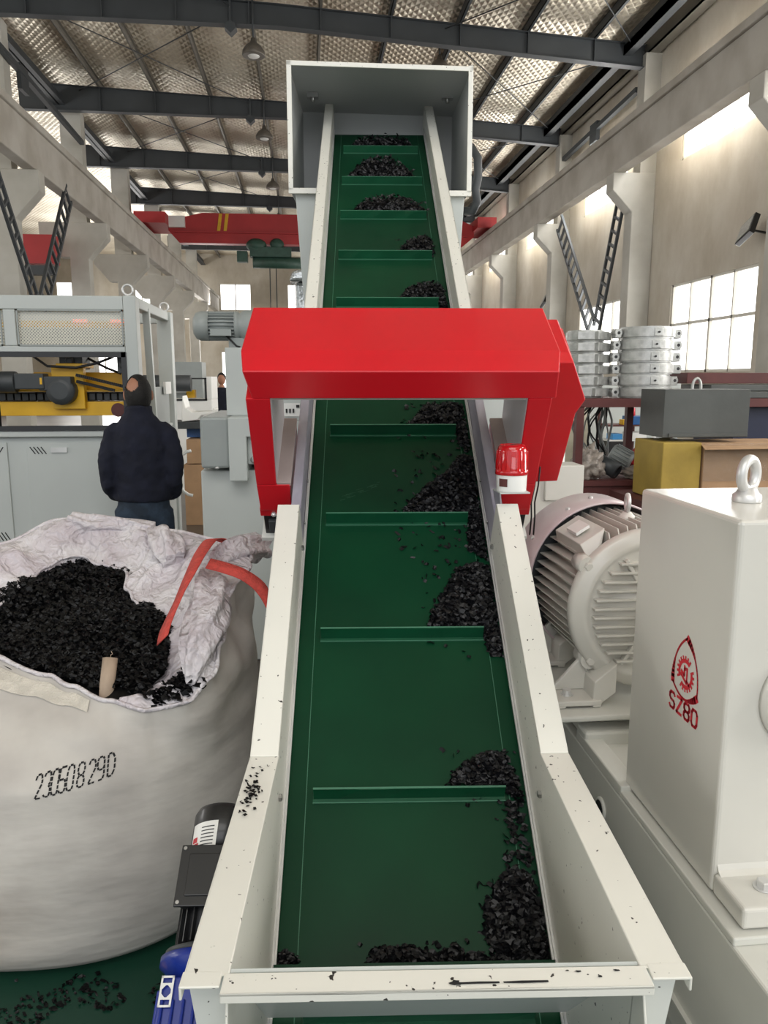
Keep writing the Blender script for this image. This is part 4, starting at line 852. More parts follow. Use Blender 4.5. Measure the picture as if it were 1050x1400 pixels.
for i in range(37):
    el = R(-38 + 127 * i / 36); rings.append([Vector((0.084 * math.cos(el) * math.cos(2 * PI * k / n), 0.012 - 0.0 + 0.104 * math.cos(el) * math.sin(2 * PI * k / n), 1.588 + 0.124 * math.sin(el))) for k in range(n)])
fs = []; hm = MB(PT); vs = [p for r_ in rings for p in r_]
for i in range(36):
    for k in range(n):
        a = 2 * PI * (k + 0.5) / n; front = math.sin(a) > 0.35 and i < 20
        dx_, dz_ = vs[i * n + k].x + 0.036, vs[i * n + k].z - 1.648
        bald = (math.sin(a) < 0.2 and (dx_ / 0.046) ** 2 + (dz_ / 0.045) ** 2 < 1)
        if front or bald: continue
        if i < 6 and math.sin(a) > -0.1: continue
        fs.append((i * n + k, i * n + (k + 1) % n, (i + 1) * n + (k + 1) % n, (i + 1) * n + k))
hm.add(vs, fs, True)
ho = hm.build('hair', HAIR, body); sm_ = ho.modifiers.new('solid', 'SOLIDIFY'); sm_.thickness = 0.007
j = MB(PT)
ell(j, [(0, 0.02, 0.905, 0.172, 0.13), (0, 0.02, 0.925, 0.18, 0.14), (0, 0.015, 0.99, 0.188, 0.14), (0, 0.01, 1.1, 0.186, 0.135), (0, 0.0, 1.25, 0.19, 0.13), (0, 0.0, 1.34, 0.185, 0.12), (0, 0, 1.41, 0.14, 0.10), (0, 0, 1.465, 0.09, 0.09), (0, 0.0, 1.515, 0.08, 0.088)])
for sg in (-1, 1):
    j.tube([(sg * 0.12, 0, 1.375), (sg * 0.165, -0.01, 1.335), (sg * 0.195, -0.03, 1.22), (sg * 0.208, -0.04, 1.12), (sg * 0.205, -0.03, 1.03), (sg * 0.185, 0.07, 0.95), (sg * 0.155, 0.13, 0.92)], [0.055, 0.062, 0.060, 0.056, 0.054, 0.048, 0.042], 14)
remesh(j.build('jacket', NAVY, pn), 0.010, 3, 0.026)
tr = MB(PT)
ell(tr, [(0, 0.02, 0.76, 0.16, 0.115), (0, 0.02, 0.82, 0.165, 0.125), (0, 0.02, 0.92, 0.16, 0.12)])
for sg in (-1, 1):
    tr.tube([(sg * 0.085, 0.02, 0.84), (sg * 0.095, 0.02, 0.68), (sg * 0.105, 0.03, 0.48), (sg * 0.107, 0.01, 0.28), (sg * 0.107, 0.0, 0.07)], [0.1, 0.092, 0.078, 0.068, 0.066], 16)
remesh(tr.build('jeans', JEAN, pn), 0.012, 3, 0.02)
for sg in (-1, 1):
    sh = MB(PT).tube([(sg * 0.105, -0.075, 0.05), (sg * 0.107, -0.02, 0.052), (sg * 0.11, 0.08, 0.045), (sg * 0.116, 0.18, 0.032), (sg * 0.117, 0.205, 0.03)], [0.032, 0.046, 0.045, 0.034, 0.012], 14)
    sh.build('shoe', BLACKP, pn)

# ================================================================ BULK BAG
bag = thing('bulk_bag', 'large open white woven bulk bag full of black flakes', 'bag', (-0.8, 2.6, 0))
LIP = [(-180, .42, .92), (-157, .29, .85), (-130, .25, .825), (-102, .25, .81), (-85, .29, .79), (-68, .376, .77), (-56, .47, .75), (-46, .53, .77), (-37, .536, .82), (-25, .49, .88), (-7, .44, .95), (4, .47, 1.0), (20, .54, 1.03), (30, .58, 1.04), (51, .53, 1.08), (71, .537, 1.10), (90, .558, 1.12), (114, .589, 1.14), (134, .62, 1.07), (160, .56, 1.0), (180, .42, .92)]
OPN = [(-180, .36, .90), (-160, .25, .83), (-130, .215, .795), (-102, .215, .78), (-83, .25, .765), (-68, .33, .755), (-56, .36, .765), (-43, .33, .79), (-30, .27, .82), (-14, .23, .85), (14, .157, .89), (45, .17, .93), (68, .207, .95), (83, .327, .99), (99, .37, 1.0), (108, .45, 1.02), (116, .44, 1.02), (124, .42, 1.0), (140, .356, .96), (160, .338, .93), (180, .36, .90)]
cT = Vector((-0.72, 2.5, 0)); cB = Vector((-0.80, 2.6, 0)); NT = 300
def seR(a, r, e=2.5): return r / (abs(math.cos(a)) ** e + abs(math.sin(a)) ** e) ** (1 / e)
def nz3(p, s_, seed=0): return noise.noise(Vector((p[0] * s_ + seed, p[1] * s_, p[2] * s_)))
outer = []
levels = [(0.0, 0.52), (0.012, 0.565), (0.05, 0.60), (0.12, 0.622), (0.22, 0.638), (0.34, 0.645), (0.46, 0.638), (0.56, 0.622)]
def lip_pt(a):
    r_, z = ip(LIP, a); return Vector((cT.x + r_ * math.cos(R(a)), cT.y + r_ * math.sin(R(a)), z))
angs = [-180 + 360 * k / NT for k in range(NT)]
for z, r_ in levels:
    ring = []
    for a in angs:
        rr = seR(R(a), r_, 2.25); p = Vector((cB.x + rr * math.cos(R(a)), cB.y + rr * math.sin(R(a)), z))
        w_ = nz3((p.x, p.y, z * 3.5), 3.2) * 0.022 * min(1, z * 5); ring.append(p + Vector((math.cos(R(a)), math.sin(R(a)), 0)) * w_)
    outer.append(ring)
last = outer[-1]
for i in range(1, 15):
    t = i / 14; ring = []
    for k, a in enumerate(angs):
        L = lip_pt(a); A = last[k]; T = Vector((0, 0, 1)) * (L.z - A.z) * 0.9
        h00, h10, h01, h11 = 2 * t ** 3 - 3 * t ** 2 + 1, t ** 3 - 2 * t ** 2 + t, -2 * t ** 3 + 3 * t ** 2, t ** 3 - t ** 2
        p = A * h00 + T * h10 * 1.3 + L * h01 + (L - A) * 0.6 * h11
        dv = Vector((math.cos(R(a)), math.sin(R(a)), 0.4))
        p = p + dv * (nz3((p.x, p.y, p.z * 2.2), 4.5, 7) * 0.028 * math.sin(PI * min(t, 0.9)) + nz3((p.x, p.y, p.z), 11, 3) * 0.008 * math.sin(PI * t))
        ring.append(p)
    outer.append(ring)
bo = MB().loft(outer); fabric = bo.build('woven_body', SACK, bag)
bo2 = MB(); bo2.add(outer[0], [tuple(range(NT))[::-1]]); bo2.build('base_panel', SACK, bag, fix=False)
# inner liner: from the lip, puffed up a little, down to the flakes
inner = [outer[-1]]
for i in range(1, 31):
    t = i / 30; ring = []
    for k, a in enumerate(angs):
        L = outer[-1][k]; r_, z = ip(OPN, a); Q = Vector((cT.x + r_ * math.cos(R(a)), cT.y + r_ * math.sin(R(a)), z))
        p = L.lerp(Q, t); puff = 0.030 * math.sin(PI * min(1, t * 1.5)) if t < 0.66 else 0.0
        span = (L - Q).length
        rg = 1 - abs(nz3((p.x, p.y, p.z), 7, 9)) * 2; rg2 = 1 - abs(nz3((p.x, p.y, p.z), 16, 2)) * 2
        fold = (rg * 0.022 + rg2 * 0.008) * math.sin(PI * t) * min(1, span * 4) + math.sin(R(a) * 17 + nz3((p.x, p.y, 0), 5) * 6) * 0.016 * math.sin(PI * t) * min(1, span * 4)
        p = p + Vector((0, 0, puff * min(1, span * 4) + fold + nz3((p.x, p.y, p.z), 9, 5) * 0.03 * math.sin(PI * t) * min(1, span * 4)))
        ring.append(p)
    inner.append(ring)
ring = []
for k, a in enumerate(angs):
    r_, z = ip(OPN, a); ring.append(Vector((cT.x + (r_ + 0.02) * math.cos(R(a)), cT.y + (r_ + 0.02) * math.sin(R(a)), z - 0.12)))
inner.append(ring)
lo = MB().loft(inner).build('liner', LINER, bag, fix=True)
# turned edge of the liner round the back of the mouth
ed_ = [inner[-2][k] + Vector((0, 0, 0.004)) for k, a in enumerate(angs) if a > -60 or a < -165]
ka = [k for k, a in enumerate(angs) if -55 < a < 178]; MB().tube([inner[-2][k] + Vector((0, 0, 0.003)) for k in ka], 0.006, 8).build('liner_edge', LINER, bag)
# rolled hem along the lip
hem = [outer[-1][k] + Vector((math.cos(R(a)) * 0.002, math.sin(R(a)) * 0.002, 0.002 + 0.006 * nz3((math.cos(R(a)) * 3, math.sin(R(a)) * 3, 0), 1.5))) for k, a in enumerate(angs)]
MB().tube(hem, 0.007, 8, closed=True).build('hem', LINER, bag)
# sewn band just below the front lip
bn = MB(); bi = []
for k, a in enumerate(angs):
    if -175 < a < -75:
        p, p2 = outer[-4][k], outer[-2][k]; o_ = Vector((math.cos(R(a)), math.sin(R(a)), 0.6)).normalized() * 0.005; bi.append((p + o_, p2 + o_))
bn.loft([[x[0] for x in bi], [x[1] for x in bi]], closed=False).build('sewn_band', mat('sewn_band_cloth', (208, 202, 190), 0.8, var=0.05, vscale=30, bump=0.6, bscale=160), bag, fix=False)
# liner twist over the right shoulder: knotted hanks of liner
def hank(pts, rs, seed):
    mb = MB(); P_ = [Vector(p) for p in pts]; out = []; m = 40
    for i in range(m):
        t = i / (m - 1) * (len(P_) - 1); k = min(int(t), len(P_) - 2); f = t - k
        a = P_[max(k - 1, 0)]; b_ = P_[k]; c = P_[k + 1]; d = P_[min(k + 2, len(P_) - 1)]
        out.append((0.5 * ((2 * b_) + (c - a) * f + (2 * a - 5 * b_ + 4 * c - d) * f * f + (3 * b_ - a - 3 * c + d) * f ** 3), rs[k] * (1 - f) + rs[k + 1] * f))
    n = 26; rings = []
    prev = None
    for i, (p, r_) in enumerate(out):
        d = (out[min(i + 1, m - 1)][0] - out[max(i - 1, 0)][0]).normalized(); a = d.cross(Vector((0, 0, 1))).normalized(); b_ = a.cross(d)
        rings.append([p + (a * math.cos(2 * PI * k / n) + b_ * math.sin(2 * PI * k / n)) * r_ * (1 + 0.22 * math.sin(5 * (2 * PI * k / n) + i * 0.18 + seed) + 0.3 * nz3((p.x + k, p.y, p.z), 2.0, seed)) for k in range(n)])
    mb.loft(rings, cap=True); return mb
hank([(-0.36, 2.62, 1.0), (-0.325, 2.46, 0.99), (-0.315, 2.33, 0.94), (-0.335, 2.22, 0.88), (-0.35, 2.16, 0.80)], [0.035, 0.055, 0.06, 0.045, 0.01], 1).build('liner_fold', LINER, bag)
hank([(-0.19, 2.98, 1.03), (-0.24, 2.84, 1.06), (-0.32, 2.72, 1.04), (-0.36, 2.6, 1.0)], [0.05, 0.05, 0.05, 0.03], 2).build('liner_fold', LINER, bag)
hank([(-0.60, 2.97, 1.09), (-0.53, 2.86, 1.08), (-0.48, 2.76, 1.03)], [0.03, 0.055, 0.04], 3).build('liner_fold', LINER, bag)
hank([(-0.92, 3.03, 1.14), (-0.83, 3.02, 1.12), (-0.72, 3.02, 1.12), (-0.6, 3.0, 1.10)], [0.03, 0.04, 0.03, 0.03], 4).build('liner_fold', LINER, bag)
# red lifting straps
def ribbon(pts, w, side, m=36):
    P_ = [Vector(p) for p in pts]; A = []; B = []
    for i in range(m):
        t = i / (m - 1) * (len(P_) - 1); k = min(int(t), len(P_) - 2); f = t - k
        a = P_[max(k - 1, 0)]; b_ = P_[k]; c = P_[k + 1]; d = P_[min(k + 2, len(P_) - 1)]
        p = 0.5 * ((2 * b_) + (c - a) * f + (2 * a - 5 * b_ + 4 * c - d) * f * f + (3 * b_ - a - 3 * c + d) * f ** 3)
        s_ = Vector(side[k]).lerp(Vector(side[k + 1]), f).normalized() * w / 2; A.append(p - s_); B.append(p + s_)
    return MB().loft([A, B], closed=False)
def strap(pts, side, w=0.046):
    o = ribbon(pts, w, side).build('lifting_strap', STRAP, bag, fix=False); s_ = o.modifiers.new('solid', 'SOLIDIFY'); s_.thickness = 0.003; s_.offset = 0
STW = 0.045
strap([(-0.29, 2.80, 1.09), (-0.335, 2.70, 1.125), (-0.355, 2.55, 1.115), (-0.375, 2.44, 1.075), (-0.40, 2.34, 1.02), (-0.425, 2.24, 0.96), (-0.43, 2.2, 0.93)], [(1, 0.2, 0), (1, 0.2, 0), (1, 0.1, 0.2), (1, 0, 0.5), (0.8, 0, 0.8), (0.7, 0, 0.6), (0.6, 0, 0.6)])
strap([(-0.33, 2.50, 1.085), (-0.27, 2.47, 1.075), (-0.21, 2.45, 1.055), (-0.155, 2.44, 1.01), (-0.125, 2.40, 0.95), (-0.115, 2.38, 0.88), (-0.12, 2.37, 0.80)], [(0.3, 0.6, 0.5), (0.3, 0.6, 0.5), (0.3, 0.6, 0.5), (0.7, 0.6, 0.5), (0.3, 1, 0.1), (0.2, 1, 0.0), (0.2, 1, 0.0)], 0.042)
# printed lot number, stencilled with broken strokes
G = {'2': [[(0, .8), (.2, 1), (.8, 1), (1, .8), (1, .62), (0, 0), (1, 0)]], '3': [[(0, .85), (.2, 1), (.8, 1), (1, .8), (1, .6), (.7, .5), (1, .4), (1, .2), (.8, 0), (.2, 0), (0, .15)]],
     '0': [[(.2, 0), (0, .2), (0, .8), (.2, 1), (.8, 1), (1, .8), (1, .2), (.8, 0), (.2, 0)]], '5': [[(1, 1), (0, 1), (0, .55), (.8, .55), (1, .4), (1, .2), (.8, 0), (.2, 0), (0, .15)]],
     '8': [[(.25, .5), (0, .65), (0, .85), (.2, 1), (.8, 1), (1, .85), (1, .65), (.75, .5), (.25, .5), (0, .35), (0, .15), (.2, 0), (.8, 0), (1, .15), (1, .35), (.75, .5)]],
     '9': [[(1, .55), (.8, .45), (.2, .45), (0, .6), (0, .85), (.2, 1), (.8, 1), (1, .85), (1, .2), (.8, 0), (.1, 0)]], 'D': [[(0, 0), (0, 1), (.6, 1), (1, .75), (1, .25), (.6, 0), (0, 0)]],
     'S': [[(1, .85), (.8, 1), (.2, 1), (0, .85), (0, .65), (.2, .53), (.8, .47), (1, .35), (1, .15), (.8, 0), (.2, 0), (0, .15)]], 'Z': [[(0, 1), (1, 1), (0, 0), (1, 0)]]}
def strokes(ch):
    for pl in G[ch]:
        for i in range(len(pl) - 1): yield Vector(pl[i]), Vector(pl[i + 1])
bv = BVHTree.FromPolygons([v[:] for r_ in outer for v in r_], [(i * NT + k, i * NT + (k + 1) % NT, (i + 1) * NT + (k + 1) % NT, (i + 1) * NT + k) for i in range(len(outer) - 1) for k in range(NT)])
ink = MB()
def proj(x, z):
    h_ = bv.ray_cast(Vector((x, 0.5, z)), Vector((0, 1, 0))); return (h_[0] - Vector((0, 0.0025, 0))) if h_[0] else Vector((x, 2.0, z))
x0, z0, tilt = -0.742, 0.573, 0.17
xx = x0
CW, CH = 0.0165, 0.052
for ch, gap in [('2', .005), ('3', .003), ('0', .002), ('5', .003), ('0', .010), ('8', .011), ('2', .005), ('9', .009), ('D', 0)]:
    for a, b_ in strokes(ch):
        A = Vector((xx + a.x * CW, z0 + a.y * CH)); B = Vector((xx + b_.x * CW, z0 + b_.y * CH)); L = (B - A).length; nseg = max(1, round(L / 0.011))
        for k in range(nseg):
            p = A.lerp(B, (k + 0.08) / nseg); q_ = A.lerp(B, (k + 0.86) / nseg)
            d = (q_ - p).normalized() * 0.5; nn = Vector((-d.y, d.x)).normalized() * 0.0022
            cs_ = [p - nn, q_ - nn, q_ + nn, p + nn]
            ink.add([proj(c.x, c.y + (c.x - x0) * tilt) for c in cs_], [(0, 1, 2, 3)])
    xx += CW + gap
ink.build('printed_number', INK, bag, fix=False)
# flakes inside the bag
rr = random.Random(11); fm = MB()
def fz(x, y): return 0.762 + 0.3 * (y - 2.1) + 0.03 * noise.noise(Vector((x * 5, y * 5, 0)))
g = []
for i in range(13):
    ring = []
    for k in range(60):
        a = -180 + 6 * k; r_ = (ip(OPN, a)[0] + 0.05) * (i + 0.001) / 12; x = cT.x + r_ * math.cos(R(a)); y = cT.y + r_ * math.sin(R(a)); ring.append(Vector((x, y, fz(x, y) - 0.006)))
    g.append(ring)
fm.loft(g)
for _ in range(11000):
    a = rr.uniform(-180, 180); r_ = (ip(OPN, a)[0] + (0.045 if a > -60 else 0.008)) * math.sqrt(rr.random()); x = cT.x + r_ * math.cos(R(a)); y = cT.y + r_ * math.sin(R(a))
    flake_mesh(fm, (x, y, fz(x, y) + rr.uniform(-0.004, 0.012)), (0, -0.3, 1), 0.022, rr, 0.45)
o = fm.build('plastic_flakes', FLAKE, None, fix=False); tag(o, 'deep bed of glossy black plastic flakes filling the white bulk bag', 'plastic flakes', None, 'stuff')
fm = MB()
lv = BVHTree.FromPolygons([v[:] for r_ in inner for v in r_], [(i * NT + k, i * NT + (k + 1) % NT, (i + 1) * NT + (k + 1) % NT, (i + 1) * NT + k) for i in range(len(inner) - 1) for k in range(NT)])
def drop(mb, cx, cy, rx, ry, cnt, seed, size=0.02):
    r2 = random.Random(seed)
    for _ in range(cnt):
        x, y = cx + r2.gauss(0, rx), cy + r2.gauss(0, ry); h_ = lv.ray_cast(Vector((x, y, 3)), Vector((0, 0, -1)))
        if h_[0]: flake_mesh(mb, h_[0] + Vector((0, 0, 0.006)), (0, 0, 1), size, r2, 0.4)
drop(fm, -0.375, 2.175, 0.022, 0.020, 150, 1, 0.028); drop(fm, -0.43, 2.135, 0.02, 0.010, 70, 4, 0.026)
o = fm.build('plastic_flakes', FLAKE, None, fix=False); tag(o, 'clump of black flakes spilled on the white liner at the bag mouth', 'plastic flakes', None, 'stuff')
# pale stick poking out of the flakes
sk = MB().tube([(-0.596, 2.17, 0.72), (-0.594, 2.20, 0.80), (-0.590, 2.235, 0.868)], 0.0215, 20).build('paper_core', WOOD); tag(sk, 'pale short cardboard tube sticking up from the flakes in the bag', 'tube')
o = MB().tube([(-0.589, 2.235, 0.868), (-0.588, 2.236, 0.877), (-0.583, 2.236, 0.880), (-0.586, 2.236, 0.888)], 0.0012, 5).build('string', WOOD, sk)
fm = MB(); r3 = random.Random(9)
for _ in range(2200):
    x = r3.uniform(-1.3, -0.25); y = r3.uniform(1.6, 2.02)
    if noise.noise(Vector((x * 7, y * 7, 2))) < 0.12: continue
    flake_mesh(fm, (x, y, 0.003), (0, 0, 1), 0.016, r3, 0.2)
o = fm.build('plastic_flakes', FLAKE, None, fix=False); tag(o, 'black flakes scattered on the green floor in front of the bulk bag', 'plastic flakes', None, 'stuff')
o = MB().box((-1.35, 1.62, 0.0), (-0.86, 1.84, 0.003)).build('floor_marking', YEL); tag(o, 'yellow painted strip on the green floor below the bag', 'floor marking')
fm = MB(); r4 = random.Random(3)
for _ in range(60):
    u = -0.34 + r4.gauss(0, 0.012); hh = -0.5 + r4.gauss(0, 0.045); p = F @ Vector(q(u, hh, 0.004)); flake_mesh(fm, p, (0, 0, 1), 0.010, r4, 0.15)
o = fm.build('plastic_flakes', FLAKE, None, fix=False); tag(o, 'few black flakes stuck on the left conveyor flange at its bend', 'plastic flakes', None, 'stuff')

# ================================================================ RIGHT: MACHINE BASE, GEARBOX, MOTOR
BX = 0.875
mb_ = thing('machine_base', 'long pale machine base under the gearbox and motor on the right', 'machine base', (1.5, 1.6, 0))
MB().prism([(0.90, 0.0), (2.3, 0.0), (2.3, 0.5), (BX, 0.5), (BX, 0.10), (0.90, 0.10)], 1, 0.6, 3.3).build('body', BASEP, mb_, 0.006)
MB().box((BX - 0.012, 0.6, 0.18), (BX, 3.3, 0.19)).build('side_seam', BASEP, mb_)
MB().prism([(BX, 1.98), (BX + 0.06, 2.0), (2.0, 2.0), (2.0, 1.36), (BX, 1.36)][::-1], 2, 0.5, 0.52).build('top_pad', BASEP, mb_, 0.004)
MB().box((BX - 0.001, 1.95, 0.50), (BX + 0.06, 2.32, 0.535)).box((BX + 0.05, 1.99, 0.50), (1.6, 2.28, 0.515)).build('stepped_edge', BASEP, mb_, 0.004)
MB().lathe((BX, 2.08, 0.39), (-1, 0, 0), [(0.035, 0), (0.035, 0.006), (0.028, 0.008)], 24).build('hole_ring', BASEP, mb_)
MB().lathe((BX - 0.0075, 2.08, 0.39), (-1, 0, 0), [(0.026, 0), (0.026, 0.002)], 24).build('drain_hole', BLACKP, mb_)
gb = thing('gearbox', 'large smooth white gearbox with red emblem and SZ80 lettering', 'gearbox', (1.2, 1.72, 0.52))
gz0, gz1 = 0.525, 1.388
MB().box((0.90, 1.50, gz0), (1.62, 1.985, gz1)).build('housing', GBOX, gb, 0.010, 3)
MB().box((0.902, 1.375, gz0), (1.62, 1.50, gz0 + 0.05)).build('foot_flange', GBOX, gb, 0.008, 3)
MB().prism([(1.50, gz0 + 0.05), (1.482, gz0 + 0.05), (1.494, gz0 + 0.058), (1.50, gz0 + 0.07)], 0, 0.91, 1.6).build('foot_fillet', GBOX, gb)
MB().lathe((0.985, 1.44, gz0 + 0.05), (0, 0, 1), [(0.022, 0), (0.022, 0.003)], 24).build('washer', ZINC, gb)
MB().lathe((0.985, 1.44, gz0 + 0.053), (0, 0, 1), [(0.016, 0), (0.016, 0.013), (0.013, 0.015)], 6, smooth=False).build('bolt', ZINC, gb)
MB().lathe((1.09, 1.50, 0.985), (0, -1, 0), [(0.115, 0), (0.115, 0.012), (0.10, 0.03), (0.09, 0.035), (0.085, 0.06), (0.07, 0.065)], 40).build('shaft_boss', GBOX, gb)
ec = Vector((1.055, 1.74, gz1)); ey = thing('eye_bolt', 'big galvanised lifting eye bolt on top of the white gearbox', 'eye bolt', tuple(ec), R(-25))
ring = []
ed = Vector((math.cos(R(28)), math.sin(R(28)), 0))
for i in range(28): a = 2 * PI * i / 28; ring.append(ec + ed * math.sin(a) * 0.030 + Vector((0, 0, 0.066 + math.cos(a) * 0.036)))
MB().tube(ring, 0.0125, 14, closed=True).build('ring', ZINC, ey)
MB().lathe(ec, (0, 0, 1), [(0.033, 0), (0.034, 0.003), (0.033, 0.018), (0.026, 0.023), (0.018, 0.036)], 12).build('collar', ZINC, ey)
# emblem on the left face (x = 0.90), y runs away from the viewer
lg = MB(); XF = 0.8992
def LP(y, z):
    if z > 0.9035: return Vector((XF, 1.682 + (y - 1.682) * 1.28, 0.978 + (z - 0.954) * 1.36))
    return Vector((XF, 1.682 + (y - 1.682) * 1.32, 0.869 + (z - 0.862) * 1.1))
def band(pts, w):
    for i in range(len(pts) - 1):
        a = Vector(pts[i]); b_ = Vector(pts[i + 1]); d = b_ - a; n_ = Vector((-d.y, d.x)).normalized() * w / 2
        e_ = d.normalized() * w * 0.25
        lg.add([LP(*(a - n_ - e_)), LP(*(b_ - n_ + e_)), LP(*(b_ + n_ + e_)), LP(*(a + n_ - e_))], [(0, 1, 2, 3)])
cy, cz = 1.682, 0.962       # centre of the emblem; viewer's right is smaller y
def mir(y): return cy - y    # y offset to viewer's right
arch = []
# reuleaux-like shield with thick ends
def qb(p0, p1, p2, m=10): return [((1 - t) ** 2 * p0[0] + 2 * t * (1 - t) * p1[0] + t * t * p2[0], (1 - t) ** 2 * p0[1] + 2 * t * (1 - t) * p1[1] + t * t * p2[1]) for t in [i / m for i in range(m + 1)]]
k_ = 1.0
apex, bl, br = (0.0, 0.058), (-0.047, -0.036), (0.047, -0.036)
for (p0, p1, p2) in ((apex, (-0.052, 0.028), bl), (bl, (0.0, -0.074), br), (br, (0.052, 0.028), apex)):
    c_ = qb(p0, p1, p2, 14)
    for i in range(14):
        t = (i + 0.5) / 14; w = 0.0048 + 0.010 * max(0, 1 - 3.4 * min(t, 1 - t) if False else (1 - 2.6 * (1 - t)) if t > 0.6 else 0)
        band([(mir(c_[i][0]), cz + c_[i][1]), (mir(c_[i + 1][0]), cz + c_[i + 1][1])], w)
cz2 = cz - 0.008
gp = []
for i in range(40):
    a0 = 2 * PI * i / 40
    if R(200) < a0 < R(232) or R(20) < a0 < R(50): continue
    r0, r1 = 0.020, 0.0275 + (0.0055 if i % 2 == 0 else 0)
    a1 = a0 + 2 * PI / 40
    lg.add([LP(mir(math.cos(a0) * r0), cz2 + math.sin(a0) * r0), LP(mir(math.cos(a1) * r0), cz2 + math.sin(a1) * r0), LP(mir(math.cos(a1) * r1), cz2 + math.sin(a1) * r1), LP(mir(math.cos(a0) * r1), cz2 + math.sin(a0) * r1)], [(0, 1, 2, 3)])
for seg in ([(-0.004, 0.014), (-0.004, -0.004), (-0.016, 0.002)], [(0.006, 0.012), (0.006, -0.012), (0.016, -0.016)], [(-0.018, -0.004), (0.006, -0.016)], [(-0.004, 0.008), (0.002, 0.010)]):
    band([(mir(a), cz2 + b_) for a, b_ in seg], 0.0058)
x_ = -0.052
for ch in 'SZ80':
    for a, b_ in strokes(ch): band([(mir(x_ + a.x * 0.019), 0.862 + a.y * 0.036), (mir(x_ + b_.x * 0.019), 0.862 + b_.y * 0.036)], 0.0068)
    x_ += 0.028
lg.build('emblem', RDRED, gb, fix=False)
# big finned motor, axis along the hall
MC = Vector((1.125, 0, 0.925)); mo = thing('electric_motor', 'large white finned electric motor behind the gearbox on the right', 'motor', (MC.x, 2.6, 0.52))
def MP(y): return Vector((MC.x, y, MC.z))
MB().cyl(MP(2.36), MP(2.80), 0.225, n=48).build('stator_body', GBOX, mo)
fins = MB()
for i in range(26):        # horizontal fins left and right, vertical fins on top
    pass
for sg in (-1, 1):
    for i in range(13):
        z = -0.205 + i * 0.031; xi = math.sqrt(max(0.0, 0.225 ** 2 - z * z)) - 0.01; xo = math.sqrt(0.272 ** 2 - z * z) if abs(z) < 0.26 else xi + 0.04
        zz = MC.z + z; fins.hexa([(MC.x + sg * xi, 2.40, zz - 0.0025), (MC.x + sg * (xo - 0.015), 2.40, zz - 0.0018), (MC.x + sg * xo, 2.78, zz - 0.0018), (MC.x + sg * xi, 2.80, zz - 0.0025), (MC.x + sg * xi, 2.40, zz + 0.0025), (MC.x + sg * (xo - 0.015), 2.40, zz + 0.0018), (MC.x + sg * xo, 2.78, zz + 0.0018), (MC.x + sg * xi, 2.80, zz + 0.0025)])
for i in range(9):
    x = -0.124 + i * 0.031; zi = math.sqrt(0.225 ** 2 - x * x) - 0.01; zo_ = math.sqrt(0.277 ** 2 - x * x)
    fins.hexa([(MC.x + x - 0.0025, 2.40, MC.z + zi), (MC.x + x + 0.0025, 2.40, MC.z + zi), (MC.x + x + 0.0025, 2.80, MC.z + zi), (MC.x + x - 0.0025, 2.80, MC.z + zi), (MC.x + x - 0.002, 2.44, MC.z + zo_), (MC.x + x + 0.002, 2.44, MC.z + zo_), (MC.x + x + 0.002, 2.78, MC.z + zo_), (MC.x + x - 0.002, 2.78, MC.z + zo_)])
fins.build('cooling_fins', GBOX, mo)
MB().hexa([(MC.x - 0.185, 2.42, MC.z + 0.14), (MC.x - 0.165, 2.42, MC.z + 0.135), (MC.x - 0.14, 2.74, MC.z + 0.16), (MC.x - 0.2, 2.74, MC.z + 0.155), (MC.x - 0.215, 2.46, MC.z + 0.205), (MC.x - 0.13, 2.46, MC.z + 0.26), (MC.x - 0.13, 2.72, MC.z + 0.26), (MC.x - 0.215, 2.72, MC.z + 0.205)]).build('name_plate_pad', GBOX, mo, 0.003)
MB().hexa([(MC.x - 0.205, 2.52, MC.z + 0.222), (MC.x - 0.160, 2.52, MC.z + 0.251), (MC.x - 0.160, 2.62, MC.z + 0.251), (MC.x - 0.205, 2.62, MC.z + 0.222), (MC.x - 0.208, 2.52, MC.z + 0.232), (MC.x - 0.163, 2.52, MC.z + 0.261), (MC.x - 0.163, 2.62, MC.z + 0.261), (MC.x - 0.208, 2.62, MC.z + 0.232)]).build('name_plate', WHITE, mo)
MB().lathe(MP(2.40), (0, -1, 0), [(0.225, -0.02), (0.268, -0.01), (0.272, 0.0), (0.272, 0.028), (0.262, 0.036), (0.250, 0.040), (0.236, 0.048), (0.222, 0.052), (0.216, 0.046), (0.20, 0.046), (0.06, 0.07), (0.055, 0.09), (0.028, 0.09)], 64).build('end_shield', GBOX, mo)
rb_ = MB()
for i in range(12):
    z = -0.165 + i * 0.030; w_ = math.sqrt(0.205 ** 2 - z * z)
    rb_.box((MC.x - w_, 2.325, MC.z + z - 0.004), (MC.x - 0.05, 2.36, MC.z + z + 0.004)).box((MC.x + 0.05, 2.325, MC.z + z - 0.004), (MC.x + w_, 2.36, MC.z + z + 0.004))
for a in (60, 120, 240, 300):
    d = Vector((math.cos(R(a)), 0, math.sin(R(a)))); rb_.bar(MP(2.34) + d * 0.06, MP(2.345) + d * 0.205, 0.012, 0.03, (0, 1, 0))
rb_.build('shield_ribs', GBOX, mo, 0.002)
cwl = MB().lathe(MP(2.74), (0, 1, 0), [(0.294, 0.002), (0.300, 0), (0.302, 0.004), (0.302, 0.24), (0.27, 0.27), (0.0, 0.28)], 64, cap=False).build('fan_cowl', PINKW, mo, fix=False)
s_ = cwl.modifiers.new('solid', 'SOLIDIFY'); s_.thickness = 0.004
MB().lathe(MP(2.80), (0, 1, 0), [(0.28, 0), (0.28, 0.01)], 40).build('fan_baffle', DGREY, mo)
